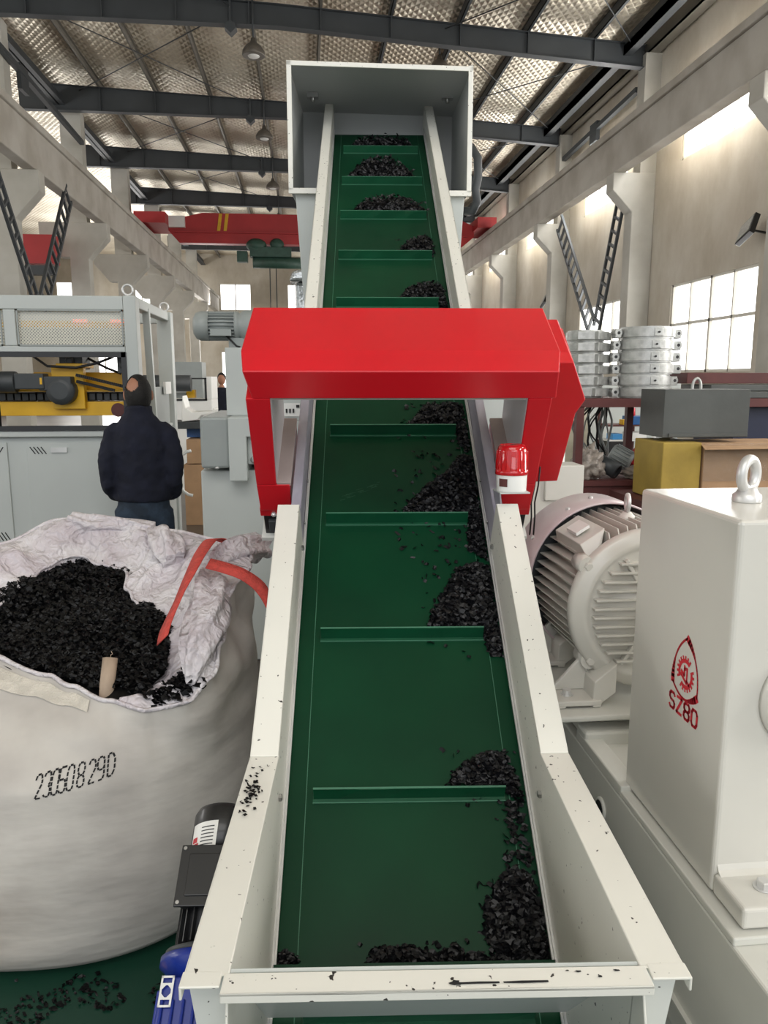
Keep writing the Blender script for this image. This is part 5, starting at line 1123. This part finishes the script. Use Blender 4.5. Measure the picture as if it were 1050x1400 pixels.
for (a, yy) in ((118, 2.80), (96, 2.86), (150, 2.84)):
    d = Vector((math.cos(R(a)), 0, math.sin(R(a)))); MB().lathe(MP(yy) + d * 0.302, d, [(0.009, 0), (0.009, 0.006), (0.005, 0.008)], 6, smooth=False).build('cowl_screw', ZINC, mo)
for a in (145, 222, 38):
    d = Vector((math.cos(R(a)), 0, math.sin(R(a)))); p = MP(2.40) + d * 0.262
    MB().lathe(p + Vector((0, -0.045, 0)), (0, 1, 0), [(0.03, 0.02), (0.03, 0.1)], 16).build('bolt_lug', GBOX, mo)
    MB().lathe(p + Vector((0, -0.025, 0)), (0, -1, 0), [(0.015, 0), (0.015, 0.012), (0.012, 0.014)], 6, smooth=False).build('bolt', GBOX, mo)
for (xa, sg) in ((-0.325, 1), (0.325, -1)):
    for (ya, yb) in ((2.30, 2.42), (2.66, 2.78)):
        ft = MB().box((MC.x + xa, ya, 0.622), (MC.x + xa + sg * 0.15, yb, 0.640)).box((MC.x + xa + sg * 0.001, ya + 0.001, 0.615), (MC.x + xa + sg * 0.03, yb - 0.001, 0.625)).box((MC.x + xa + sg * 0.12, ya + 0.001, 0.615), (MC.x + xa + sg * 0.149, yb - 0.001, 0.625))
        for yr in (yb - 0.022,):
            ft.prism([(MC.x + xa + sg * 0.005, 0.64), (MC.x + xa + sg * 0.20, 0.64), (MC.x + xa + sg * 0.22, 0.80), (MC.x + xa + sg * 0.13, 0.78)], 1, yr, yr + 0.016)
        ft.prism([(MC.x + xa + sg * 0.12, 0.60), (MC.x + xa + sg * 0.20, 0.66), (MC.x + xa + sg * 0.20, 0.76), (MC.x + xa + sg * 0.125, 0.70)], 1, ya + 0.01, yb)
        ft.build('foot', GBOX, mo, 0.004)
        MB().lathe((MC.x + xa + sg * 0.05, (ya + yb) / 2, 0.64), (0, 0, 1), [(0.021, 0), (0.021, 0.003), (0.015, 0.003), (0.015, 0.018)], 12, smooth=False).build('bolt', ZINC, mo)
er_ = []
ec2 = Vector((MC.x + 0.005, 2.60, MC.z + 0.270)); ef = thing('eye_bolt', 'slim eye bolt on top of the finned motor, seen edge on', 'eye bolt', tuple(ec2))
for i in range(22): a = 2 * PI * i / 22; er_.append(ec2 + Vector((math.sin(a) * 0.006, math.sin(a) * 0.026, 0.052 + math.cos(a) * 0.028)))
MB().tube(er_, 0.008, 10, closed=True).build('ring', ZINC, ef); MB().lathe(ec2, (0, 0, 1), [(0.03, -0.01), (0.03, 0.004), (0.022, 0.01), (0.014, 0.02)], 20).build('collar', GBOX, ef)
pd = thing('motor_pedestal', 'pale grey welded pedestal carrying the finned motor', 'pedestal', (1.13, 2.6, 0.52))
MB().box((0.79, 2.24, 0.595), (1.46, 2.84, 0.614)).build('top_plate', BASEP, pd, 0.006)
MB().box((0.90, 2.33, 0.505), (1.40, 2.84, 0.595)).build('web', BASEP, pd)
MB().box((BX + 0.0, 2.24, 0.5), (1.42, 2.32, 0.56)).build('front_rail', BASEP, pd, 0.01)
t = thing('electric_motor', 'second pale motor further back with a lifting ring, half hidden by the red frame', 'motor', (1.1, 4.0, 0))
MB().cyl((1.18, 3.6, 1.0), (1.18, 4.1, 1.0), 0.20, n=32).build('motor_body', GBOX, t); MB().box((0.95, 3.5, 0), (1.4, 4.1, 0.85)).build('stand', BASEP, t)
MB().box((1.14, 3.58, 1.1), (1.33, 3.75, 1.27)).build('terminal_box', GBOX, t, 0.004)
c = Vector((1.13, 3.62, 1.19)); MB().tube([c + Vector((math.sin(2 * PI * i / 20) * 0.02, 0.01 * math.sin(2 * PI * i / 20), 0.05 + math.cos(2 * PI * i / 20) * 0.036)) for i in range(20)], 0.009, 10, closed=True).build('lifting_eye', ZINC, t)
t = thing('standing_pipe', 'white flanged upright pipe left of the maroon rack', 'pipe', (1.52, 4.4, 0)); MB().cyl((1.46, 4.4, 0), (1.46, 4.4, 1.30), 0.05).lathe((1.46, 4.4, 1.10), (0, 0, 1), [(0.08, 0), (0.08, 0.02)], 24).build('pipe', WHITE, t)
cbv = thing('power_cable', 'two thin black cables hanging down beside the red frame', 'cable', tuple(F @ Vector((0.47, 1.82, -0.1))))
for du in (0, 0.02): FB().tube([(0.478 + du * .6, 1.93, 0.12), (0.476 + du * .6, 1.9, 0.06), (0.470 + du * .6, 1.88, 0.0), (0.478 + du * .6, 1.87, -0.06), (0.482 + du * .7, 1.86, -0.14)], 0.0028, 6).build('cable', RUB, cbv)

# ================================================================ BLUE GEARED MOTOR (belt drive, lower left)
bm = thing('geared_drive_motor', 'black motor with a blue worm gearbox beside the left flange at floor level', 'motor', M=F @ Matrix.Translation((-0.46, 0.4, 0)))
ax0 = Vector((-0.462, 0.78, 0.02))
cc = lambda s_, dn=0: (-0.440, s_, 0.0 + dn)
FB().lathe(cc(0.80), (0, -1, 0), [(0.045, -0.012), (0.066, -0.004), (0.072, 0.008), (0.072, 0.115)], 36).build('fan_cowl', BLACKP, bm)
FB().cyl(cc(0.685), cc(0.50), 0.062, n=30).build('motor_body', BLACKP, bm)
fn = FB()
for i in range(22):
    a = 2 * PI * i / 22; d = Vector((math.cos(a), 0, math.sin(a))); c = Vector(cc(0.68)); fn.bar(c + d * 0.066, c + d * 0.066 + Vector((0, -0.17, 0)), 0.014, 0.003, tuple(Vector((0, 1, 0)).cross(d)))
fn.build('cooling_fins', BLACKP, bm)
FB().box((-0.505, 0.575, 0.045), (-0.375, 0.69, 0.082)).build('terminal_box', BLACKP, bm, 0.006)
FB().box((-0.512, 0.568, 0.082), (-0.368, 0.697, 0.090)).box((-0.492, 0.588, 0.09), (-0.388, 0.677, 0.094)).build('terminal_lid', BLACKP, bm, 0.004)
for (x, y) in ((-0.504, 0.576), (-0.376, 0.576), (-0.504, 0.689), (-0.376, 0.689)): FB().lathe((x, y, 0.09), (0, 0, 1), [(0.004, 0), (0.004, 0.002)], 10).build('lid_screw', STEEL, bm)
FB().lathe(cc(0.50), (0, -1, 0), [(0.062, -0.01), (0.09, 0.0), (0.09, 0.012)], 40).build('end_flange', DGREY, bm)
FB().lathe(cc(0.488), (0, -1, 0), [(0.098, 0.0), (0.098, 0.016), (0.08, 0.03), (0.065, 0.06)], 40).build('gear_flange', BLUE, bm)
g_ = FB().box((-0.515, 0.19, -0.06), (-0.372, 0.44, 0.075))
for i in range(7): x = -0.508 + i * 0.021; g_.box((x, 0.19, 0.075), (x + 0.006, 0.40, 0.083))
for i in range(6): z = -0.05 + i * 0.021; g_.box((-0.523, 0.19, z), (-0.515, 0.42, z + 0.006))
g_.build('gearbox_housing', BLUE, bm, 0.004)
FB().lathe((-0.40, 0.395, 0.075), (0, 0, 1), [(0.014, 0), (0.014, 0.008), (0.008, 0.009)], 20).build('breather_plug', STEEL, bm)
ic = FB(); z_ = 0.0845
x0_, y0_ = -0.512, 0.385
def icr(a, b_, c, d): ic.add([(x0_ + a, y0_ + c, z_), (x0_ + b_, y0_ + c, z_), (x0_ + b_, y0_ + d, z_), (x0_ + a, y0_ + d, z_)], [(0, 1, 2, 3)])
W_, H_ = 0.026, 0.055
icr(0, W_, 0, 0.004); icr(0, W_, H_ - 0.004, H_); icr(0, 0.004, 0, H_); icr(W_ - 0.004, W_, 0, H_); icr(0.004, W_ - 0.004, 0.013, 0.017); icr(0.004, W_ - 0.004, 0.038, 0.042)
for sx in (0, 1):
    for sy in (0, 1):
        cx, cy_ = (0.004, 0.0175) if False else (0.004 + 0.018 * sx, 0.017 + 0.021 * sy)
        ic.add([(x0_ + cx, y0_ + cy_, z_), (x0_ + cx + (0.007 if sx == 0 else -0.007), y0_ + cy_, z_), (x0_ + cx, y0_ + cy_ + (0.007 if sy == 0 else -0.007), z_)], [(0, 1, 2)])
ic.build('white_symbol', WHITE, bm, fix=False)
lb = MB(F); ca = Vector((-0.440, 0, 0))
def lab(t0, t1, s0_, s1_, m_, nm, rad=0.0728):
    l_ = FB(); N_ = 8; va = []; vb = []
    for i in range(N_ + 1):
        a = R(t0 + (t1 - t0) * i / N_); va.append((-0.440 + rad * math.cos(a), s0_, rad * math.sin(a))); vb.append((-0.440 + rad * math.cos(a), s1_, rad * math.sin(a)))
    l_.loft([[Vector(p) for p in va], [Vector(p) for p in vb]], closed=False); return l_
lab(92, 150, 0.70, 0.76, WHITE, '').build('sticker', WHITE, bm, fix=False)
l1 = lab(128, 146, 0.708, 0.714, RDRED, '', 0.0732); l2 = lab(132, 146, 0.716, 0.728, RDRED, '', 0.0732); l1.v += []; l1.build('sticker_mark', RDRED, bm, fix=False); l2.build('sticker_mark', RDRED, bm, fix=False)
for i in range(6): lab(98, 124, 0.706 + i * 0.008, 0.7085 + i * 0.008, INK, '', 0.0732).build('sticker_text', DGREY, bm, fix=False)

# ================================================================ MAROON RACK WITH CLAMP RINGS
rk = thing('steel_rack', 'maroon steel rack carrying the stacked aluminium rings', 'rack', (2.5, 5.3, 0))
MB().box((1.78, 5.0, 1.495), (3.6, 5.7, 1.552)).build('top_frame', MAROON, rk)
MB().box((1.78, 5.0, 0.965), (2.6, 5.7, 1.0)).build('shelf', MAROON, rk)
for x in (1.79, 2.415, 3.5):
    for y in (5.0, 5.65): MB().box((x, y, 0), (x + 0.05, y + 0.05, 1.5)).build('post', MAROON, rk)
MB().box((1.85, 5.02, 0.45), (2.5, 5.05, 0.96)).build('front_panel', MAROON, rk)
def clamp(kind):
    r_, w_ = (0.185, 0.0785) if kind == 0 else (0.135, 0.0755)
    t = bpy.data.objects.new('clamp_ring', None); C.objects.link(t); WM[t.name] = Matrix.Identity(4)
    MB().lathe((0, 0, 0), (0, 0, 1), [(r_ - 0.03, 0.001), (r_ - 0.010, 0.001), (r_ - 0.010, 0.009), (r_, 0.011), (r_, w_ - 0.011), (r_ - 0.010, w_ - 0.009), (r_ - 0.010, w_), (r_ - 0.03, w_), (r_ - 0.03, 0.001)], 64, cap=False, smooth=False).build('ring_body', ALU, t)
    if kind == 0:
        for a in (180, 0, 268, 60, 120):
            d = Vector((math.cos(R(a)), math.sin(R(a)), 0)); up = Vector((0, -1, 0)) if a in (0, 180) else d
            if a in (0, 180):
                c = d * (r_ + 0.02); MB().box((c.x - 0.035, -0.035, 0.006), (c.x + 0.012 * d.x + 0.02, 0.035, w_ - 0.012)).lathe(c + Vector((0.012 * d.x, -0.036, w_ / 2)), (0, 1, 0), [(0.027, 0), (0.027, 0.07)], 20).build('lug', ALU, t, 0.004)
                MB().lathe(c + Vector((0.012 * d.x, -0.037, w_ / 2)), (0, 1, 0), [(0.011, 0), (0.011, 0.002)], 14).build('bolt_hole', BLACKP, t)
            else:
                c = d * r_; MB(Matrix.Translation(c) @ Matrix.Rotation(R(a + 90), 4, 'Z')).box((-0.03, -0.004, 0.013), (0.03, 0.016, w_ - 0.013)).build('lug', ALU, t, 0.003)
                MB(Matrix.Translation(c) @ Matrix.Rotation(R(a + 90), 4, 'Z')).lathe((0, -0.005 if False else 0.0165, w_ / 2), (0, 1, 0), [(0.007, -0.03), (0.007, 0.001)], 12).build('bolt_hole', BLACKP, t)
    else:
        for a in (250, 300):
            d = Vector((math.cos(R(a)), math.sin(R(a)), 0)); c = d * r_; MB(Matrix.Translation(c) @ Matrix.Rotation(R(a + 90), 4, 'Z')).box((-0.055, -0.02, 0.010), (0.055, 0.016, w_ - 0.010)).build('lug', ALU, t, 0.003)
        MB().box((r_ - 0.01, -0.05, 0.01), (r_ + 0.03, 0.0, w_ - 0.01)).build('lug', ALU, t, 0.003)
    return t
PLC = ['bottom ring', 'second ring from the bottom', 'third ring from the bottom', 'fourth ring from the bottom', 'second ring from the top', 'top ring']
for kind, (x, y, dz, lab_, g_) in enumerate([(2.33, 5.20, 0.0795, 'of the taller right-hand aluminium stack with bolt lugs', 'rings in the right stack'), (1.95, 5.32, 0.0765, 'of the narrower left-hand aluminium stack', 'rings in the left stack')]):
    proto = clamp(kind)
    for i in range(6):
        t = proto if i == 0 else copy_tree(proto)
        rr5 = random.Random(i + kind * 9); t.location = (x + rr5.uniform(-0.008, 0.008), y + rr5.uniform(-0.008, 0.008), 1.553 + dz * i); t.rotation_euler = (0, 0, R(rr5.uniform(-4, 4)))
        tag(t, '%s %s' % (PLC[i], lab_), 'ring', g_)
        sp_ = None
# spacers are part of the rings: thin shiny upper rim makes each ring sit on the next
# things on the lower rack shelf
def blob(name, lab_, cat, c, rx, ry, rz, m_, amp, sc_, seed):
    mb = MB(); c = Vector(c); n, m = 40, 24; rings = []
    for i in range(m + 1):
        a = -PI / 2 + PI * i / m; cr_ = max(math.cos(a), 1e-3); rg = []
        for k in range(n):
            d = Vector((cr_ * math.cos(2 * PI * k / n), cr_ * math.sin(2 * PI * k / n), math.sin(a))); f = 1 + amp * noise.noise(d * sc_ + Vector((seed, 0, 0))) + amp * 0.5 * noise.noise(d * sc_ * 2.5)
            z = d.z * rz * f; rg.append(c + Vector((d.x * rx * f, d.y * ry * f, max(z, -rz * 0.8))))
        rings.append(rg)
    o = mb.loft(rings, cap=True).build(name, m_); tag(o, lab_, cat); return o
PLB = mat('grey_plastic_film', (170, 160, 150), 0.25, var=0.1, vscale=20, bump=0.8, bscale=25, bdist=0.02)
CLO = mat('grey_cloth', (150, 140, 130), 0.8, var=0.1, vscale=15, bump=0.5, bscale=20)
blob('plastic_bag', 'crumpled translucent plastic bag on the lower rack shelf', 'bag', (1.93, 5.15, 1.09), 0.10, 0.12, 0.115, PLB, 0.5, 2.6, 1)
blob('cloth_bundle', 'grey crumpled cloth under the red box on the rack shelf', 'cloth', (2.27, 5.12, 1.035), 0.08, 0.09, 0.045, CLO, 0.5, 3, 2)
blob('sack', 'grey sack corner slumped against the right rack post', 'bag', (2.405, 4.92, 1.09), 0.05, 0.06, 0.11, CLO, 0.3, 2, 3)
t = thing('machined_sleeve', 'dark hollow steel sleeve lying on the rack shelf', 'sleeve', (2.08, 5.1, 1.0)); MB().lathe((2.03, 5.22, 1.12), (0.6, -0.65, -0.42), [(0.035, 0.0), (0.055, 0.0), (0.055, 0.17), (0.035, 0.17), (0.035, 0.0)], 28, cap=False).build('sleeve', DGREY, t)
t = thing('ribbed_casting', 'grey ribbed motor casting lying right of the dark sleeve', 'casting', (2.25, 5.25, 1.0)); m5 = MB().lathe((2.17, 5.32, 1.17), (0.75, -0.45, -0.45), [(0.05, 0), (0.065, 0.01), (0.065, 0.15), (0.05, 0.16)], 28)
m5.build('casting', MOTG, t); f5 = MB(); dax = Vector((0.75, -0.45, -0.45)).normalized(); sx_ = dax.cross(Vector((0, 0, 1))).normalized(); sy_ = sx_.cross(dax)
for i in range(18): d = sx_ * math.cos(i * PI / 9) + sy_ * math.sin(i * PI / 9); p = Vector((2.17, 5.32, 1.17)) + d * 0.068 + dax * 0.02; f5.bar(p, p + dax * 0.12, 0.004, 0.012, tuple(d))
f5.build('ribs', MOTG, t)
o = MB(Matrix.Translation((2.36, 5.3, 1.12)) @ Matrix.Rotation(R(35), 4, 'Y')).box((-0.05, -0.04, -0.06), (0.05, 0.04, 0.06)).build('red_box', RDRED, None, 0.004); tag(o, 'small red box tilted on the rack shelf', 'box')
# cables and a small shelf unit further back, seen through the rack
sh = thing('tool_shelf', 'cluttered tool shelf seen through the maroon rack', 'shelf', (3.1, 7.2, 0))
for z in (0.96, 1.11, 1.25): MB().box((2.86, 7.1, z - 0.015), (3.28, 7.4, z)).build('shelf_board', WHITE if z == 1.11 else MAROON, sh)
for x in (2.86, 3.2): MB().box((x, 7.36, 0), (x + 0.03, 7.4, 1.4)).build('upright', MAROON, sh)
def simple(name, lab_, cat, a, b_, m_, grp=None, bev=0.004):
    o = MB().box(a, b_).build(name, m_, None, bev); tag(o, lab_, cat, grp); return o
simple('blue_case', 'dark blue case on the top board of the tool shelf', 'case', (3.07, 7.1, 1.251), (3.24, 7.3, 1.33), mat('case_blue', (30, 90, 150), 0.5))
simple('blue_box', 'light blue box at the left end of the middle tool shelf board', 'box', (2.90, 7.1, 1.111), (3.0, 7.25, 1.165), BLUEL)
simple('carton', 'white and blue carton on the middle tool shelf board', 'box', (3.08, 7.1, 1.111), (3.24, 7.3, 1.175), WHITE)
simple('yellow_box', 'small yellow box left of the dark blue case', 'box', (3.0, 7.1, 1.251), (3.06, 7.2, 1.30), YEL)
simple('black_case', 'black machine with a white label on the bottom tool shelf board', 'case', (2.87, 7.1, 0.961), (3.06, 7.3, 1.09), BLACKP)
simple('paper_label', 'white square label on the black machine', 'label', (2.93, 7.09, 0.99), (3.0, 7.098, 1.06), WHITE, bev=0)
o = MB().lathe((3.12, 7.2, 1.331), (0, 0, 1), [(0.03, 0), (0.035, 0.015), (0.032, 0.07), (0.014, 0.09), (0.016, 0.12)], 20).build('red_thermos', RDRED); tag(o, 'small red thermos flask standing on the dark blue case', 'flask')
cbn = thing('cable_bundle', 'tangle of black and grey cables hanging under the back of the rack top', 'cables', (2.2, 5.66, 1.0)); rc = random.Random(4)
for i in range(14):
    pts = []; x0c = 2.14 + rc.uniform(-0.02, 0.14); amp = rc.uniform(-0.14, 0.06); lo_ = rc.uniform(0.32, 0.46)
    for k in range(11): t = k / 10; pts.append((x0c + math.sin(t * PI) * amp + 0.012 * math.sin(t * 9 + i), 5.68 + 0.02 * math.sin(i), 1.50 - lo_ * t))
    MB().tube(pts, [0.006, 0.0085][i % 2], 6).build('cable', [RUB, MOTG, MOTG][i % 3], cbn)
simple('pale_cabinet', 'pale yellowish cabinet behind the left rack post', 'cabinet', (2.2, 7.6, 0), (2.85, 8.1, 1.75), mat('pale_enamel', (206, 200, 178), 0.5))
simple('grey_cabinet', 'light grey cabinet behind the tool shelf', 'cabinet', (3.0, 8.0, 0), (4.0, 8.5, 1.7), GREYP)
o = MB().cyl((3.22, 6.9, 0), (3.22, 6.9, 1.7), 0.018, n=10).build('upright_pole', WHITE); tag(o, 'thin white upright pole seen through the rack', 'pole')
# dark steel box on cardboard cartons
simple('steel_box', 'dark grey open steel box standing on the cardboard cartons', 'box', (2.115, 4.42, 1.335), (2.65, 4.75, 1.62), STDARK, bev=0.002)
o = MB().box((2.15, 4.41, 1.34), (2.645, 4.419, 1.36)).build('steel_lip', STDARK, bpy.data.objects['steel_box'])
t = thing('cardboard_box', 'yellowish cardboard box under the left of the steel box', 'box', (2.25, 4.5, 0.95), 0, 'cardboard cartons'); MB().box((2.09, 4.35, 0.96), (2.33, 4.75, 1.31)).build('carton', CARDY, t, 0.006)
t = thing('cardboard_box', 'brown cardboard box wrapped in clear film behind the eye bolt', 'box', (2.6, 4.5, 0.95), 0, 'cardboard cartons'); MB().box((2.34, 4.34, 0.96), (2.98, 4.75, 1.30)).build('carton', CARD, t, 0.006)
MB().box((2.335, 4.325, 1.08), (2.985, 4.33, 1.305)).build('film_wrap', FILM, t)
MB().hexa([(2.30, 4.26, 1.275), (2.95, 4.24, 1.28), (2.98, 4.4, 1.30), (2.34, 4.4, 1.30), (2.30, 4.26, 1.28), (2.95, 4.24, 1.285), (2.98, 4.4, 1.306), (2.34, 4.4, 1.306)]).build('top_flap', CARD, t)
t = thing('work_table', 'low steel table under the cardboard boxes', 'table', (2.6, 4.6, 0)); MB().box((2.0, 4.2, 0.90), (3.4, 4.9, 0.955)).build('table_top', MAROON, t)
for x in (2.02, 3.32):
    for y in (4.22, 4.82): MB().box((x, y, 0), (x + 0.05, y + 0.05, 0.9)).build('leg', MAROON, t)
for i, (z, x0p, x1p, m_, lb_) in enumerate([(1.553, 2.62, 4.2, STDARK, 'lowest dark steel profile on the rack top'), (1.60, 2.75, 4.2, STDARK, 'middle grey steel profile on the rack top'), (1.65, 2.60, 4.3, MAROON, 'topmost rusty brown steel profile on the rack top')]):
    simple('steel_profile', lb_, 'steel profile', (x0p, 5.02 + 0.05 * i, z), (x1p, 5.5, z + 0.044 + 0.03 * (i == 2)), m_, 'steel profiles on the rack')
o = MB().tube([(2.60 + 0.03 * math.sin(2 * PI * i / 20), 4.98, 1.625 + 0.06 * math.cos(2 * PI * i / 20)) for i in range(20)], 0.01, 8, closed=True).build('steel_hook', ALU); tag(o, 'pale steel ring leaning right of the clamp ring stack', 'ring')
simple('navy_cabinet', 'navy blue cabinet at the right edge behind the steel box', 'cabinet', (2.95, 5.1, 0), (3.45, 5.65, 1.49), NAVYP)

# ================================================================ FAR LEFT BACKGROUND
t = thing('white_machine', 'distant cream machine with a black framed window, behind the person', 'machine', (-1.7, 12, 0)); MB().box((-2.4, 12, 0), (-1.43, 12.8, 1.38)).build('cabinet', WHITE, t, 0.01)
MB().box((-1.5, 12, 1.38), (-1.43, 12.8, 1.72)).build('post', WHITE, t)
g = MB(); g.box((-2.4, 11.98, 1.36), (-1.5, 12.02, 1.385)).box((-2.4, 11.98, 1.68), (-1.5, 12.02, 1.70)).box((-1.53, 11.98, 1.36), (-1.5, 12.02, 1.7)); g.build('window_frame', BLACKP, t)
MB().box((-1.82, 12.1, 1.40), (-1.70, 12.3, 1.52)).build('yellow_drum', YEL, t); MB().box((-2.1, 12.1, 1.40), (-1.83, 12.3, 1.48)).build('inner_tray', MOTG, t)
MB().cyl((-2.5, 11.8, 1.62), (-1.7, 11.8, 1.62), 0.12, n=20).build('dark_roller', DGREY, t)
simple('white_tray', 'grey steel tank further back above the cream machine', 'tank', (-2.5, 15, 0.0), (-1.95, 15.6, 2.0), MOTG)
o = MB().prism([(-1.42, 1.28), (-1.40, 1.50), (-1.37, 1.36), (-1.30, 1.31), (-1.08, 1.32), (-1.06, 1.36), (-1.04, 1.34), (-1.06, 1.29), (-1.2, 1.27), (-1.25, 1.22), (-1.42, 1.20)], 1, 9.0, 9.35).build('plastic_chair', WHITE, None, 0.01); tag(o, 'white plastic seat shell in front of the distant worker', 'chair')
simple('black_bench', 'dark low bench carrying the white seat shell', 'bench', (-1.75, 9.0, 1.12), (-1.0, 9.5, 1.20), DGREY)
simple('bench_cabinet', 'grey cabinet under the dark bench', 'cabinet', (-1.18, 9.1, 0), (-1.0, 9.5, 1.12), MOTG)
simple('blue_crate', 'blue plastic crate behind the person shoulder', 'crate', (-1.40, 9.2, 1.01), (-1.22, 9.5, 1.12), mat('crate_blue', (70, 110, 170), 0.5))
simple('wooden_crate', 'brown wooden crate under the blue crate', 'crate', (-1.38, 9.0, 0.72), (-1.18, 9.5, 1.0), CARD)
simple('wooden_crate', 'lower brown wooden crate standing on the floor', 'crate', (-1.42, 9.0, 0.0), (-1.18, 9.5, 0.71), CARD)
o = MB().tube([(-1.02 + 0.13 * math.cos(a_), 6.9, 0.86 + 0.2 * math.sin(a_)) for a_ in [R(90 + 18 * i) for i in range(11)]], 0.014, 8).build('white_hose', WHITE); tag(o, 'white bent hose left of the granulator housing', 'hose')
p2 = thing('person', 'distant worker in dark navy clothes behind the white seat shell', 'person', (-1.72, 16, 0)); b = MB()
PT2 = Matrix.Translation((-1.70, 16, 0)); b.T = PT2
ell(b, [(0, 0, 0.85, 0.16, 0.12), (0, 0, 1.2, 0.18, 0.12), (0, 0, 1.42, 0.19, 0.11), (0, 0, 1.5, 0.07, 0.07), (0, 0, 1.56, 0.05, 0.05)]); b.ball((0, 0, 1.68), 0.08, 0.09, 0.115)
for sg in (-1, 1):
    b.tube([(sg * 0.09, 0, 0.95), (sg * 0.1, 0, 0.5), (sg * 0.1, 0, 0.06)], [0.1, 0.07, 0.05], 12); b.tube([(sg * 0.18, 0, 1.42), (sg * 0.25, 0.02, 1.15), (sg * 0.22, -0.15, 1.0)], [0.06, 0.05, 0.035], 10)
    b.tube([(sg * 0.1, 0.05, 0.04), (sg * 0.1, -0.15, 0.035)], [0.045, 0.035], 10)
    for k in range(4): b.tube([(sg * 0.22 + (k - 1.5) * 0.018, -0.15, 1.0), (sg * 0.22 + (k - 1.5) * 0.018, -0.21, 0.97)], [0.012, 0.01], 6)
remesh(b.build('body', SKIN, p2), 0.012, 2)
b = MB(PT2); ell(b, [(0, 0, 0.82, 0.19, 0.15), (0, 0, 1.2, 0.2, 0.14), (0, 0, 1.42, 0.21, 0.13), (0, 0, 1.52, 0.08, 0.08)])
for sg in (-1, 1): b.tube([(sg * 0.18, 0, 1.42), (sg * 0.26, 0.02, 1.15), (sg * 0.23, -0.10, 1.04)], [0.075, 0.066, 0.055], 10); b.tube([(sg * 0.09, 0, 0.95), (sg * 0.1, 0, 0.5), (sg * 0.1, 0, 0.1)], [0.115, 0.085, 0.075], 12)
remesh(b.build('overalls', NAVY, p2), 0.015, 2); MB(PT2).ball((0, 0.02, 1.71), 0.086, 0.092, 0.105).build('hair', HAIR, p2)
simple('floor_mat', 'grey metal plate lying on the floor right of the person', 'plate', (-0.98, 5.6, 0.0), (-0.66, 6.6, 0.02), STDARK)
simple('tool_board', 'dark panel leaning beside the distant worker', 'panel', (-1.30, 14, 0), (-1.12, 14.1, 1.75), MAROON)
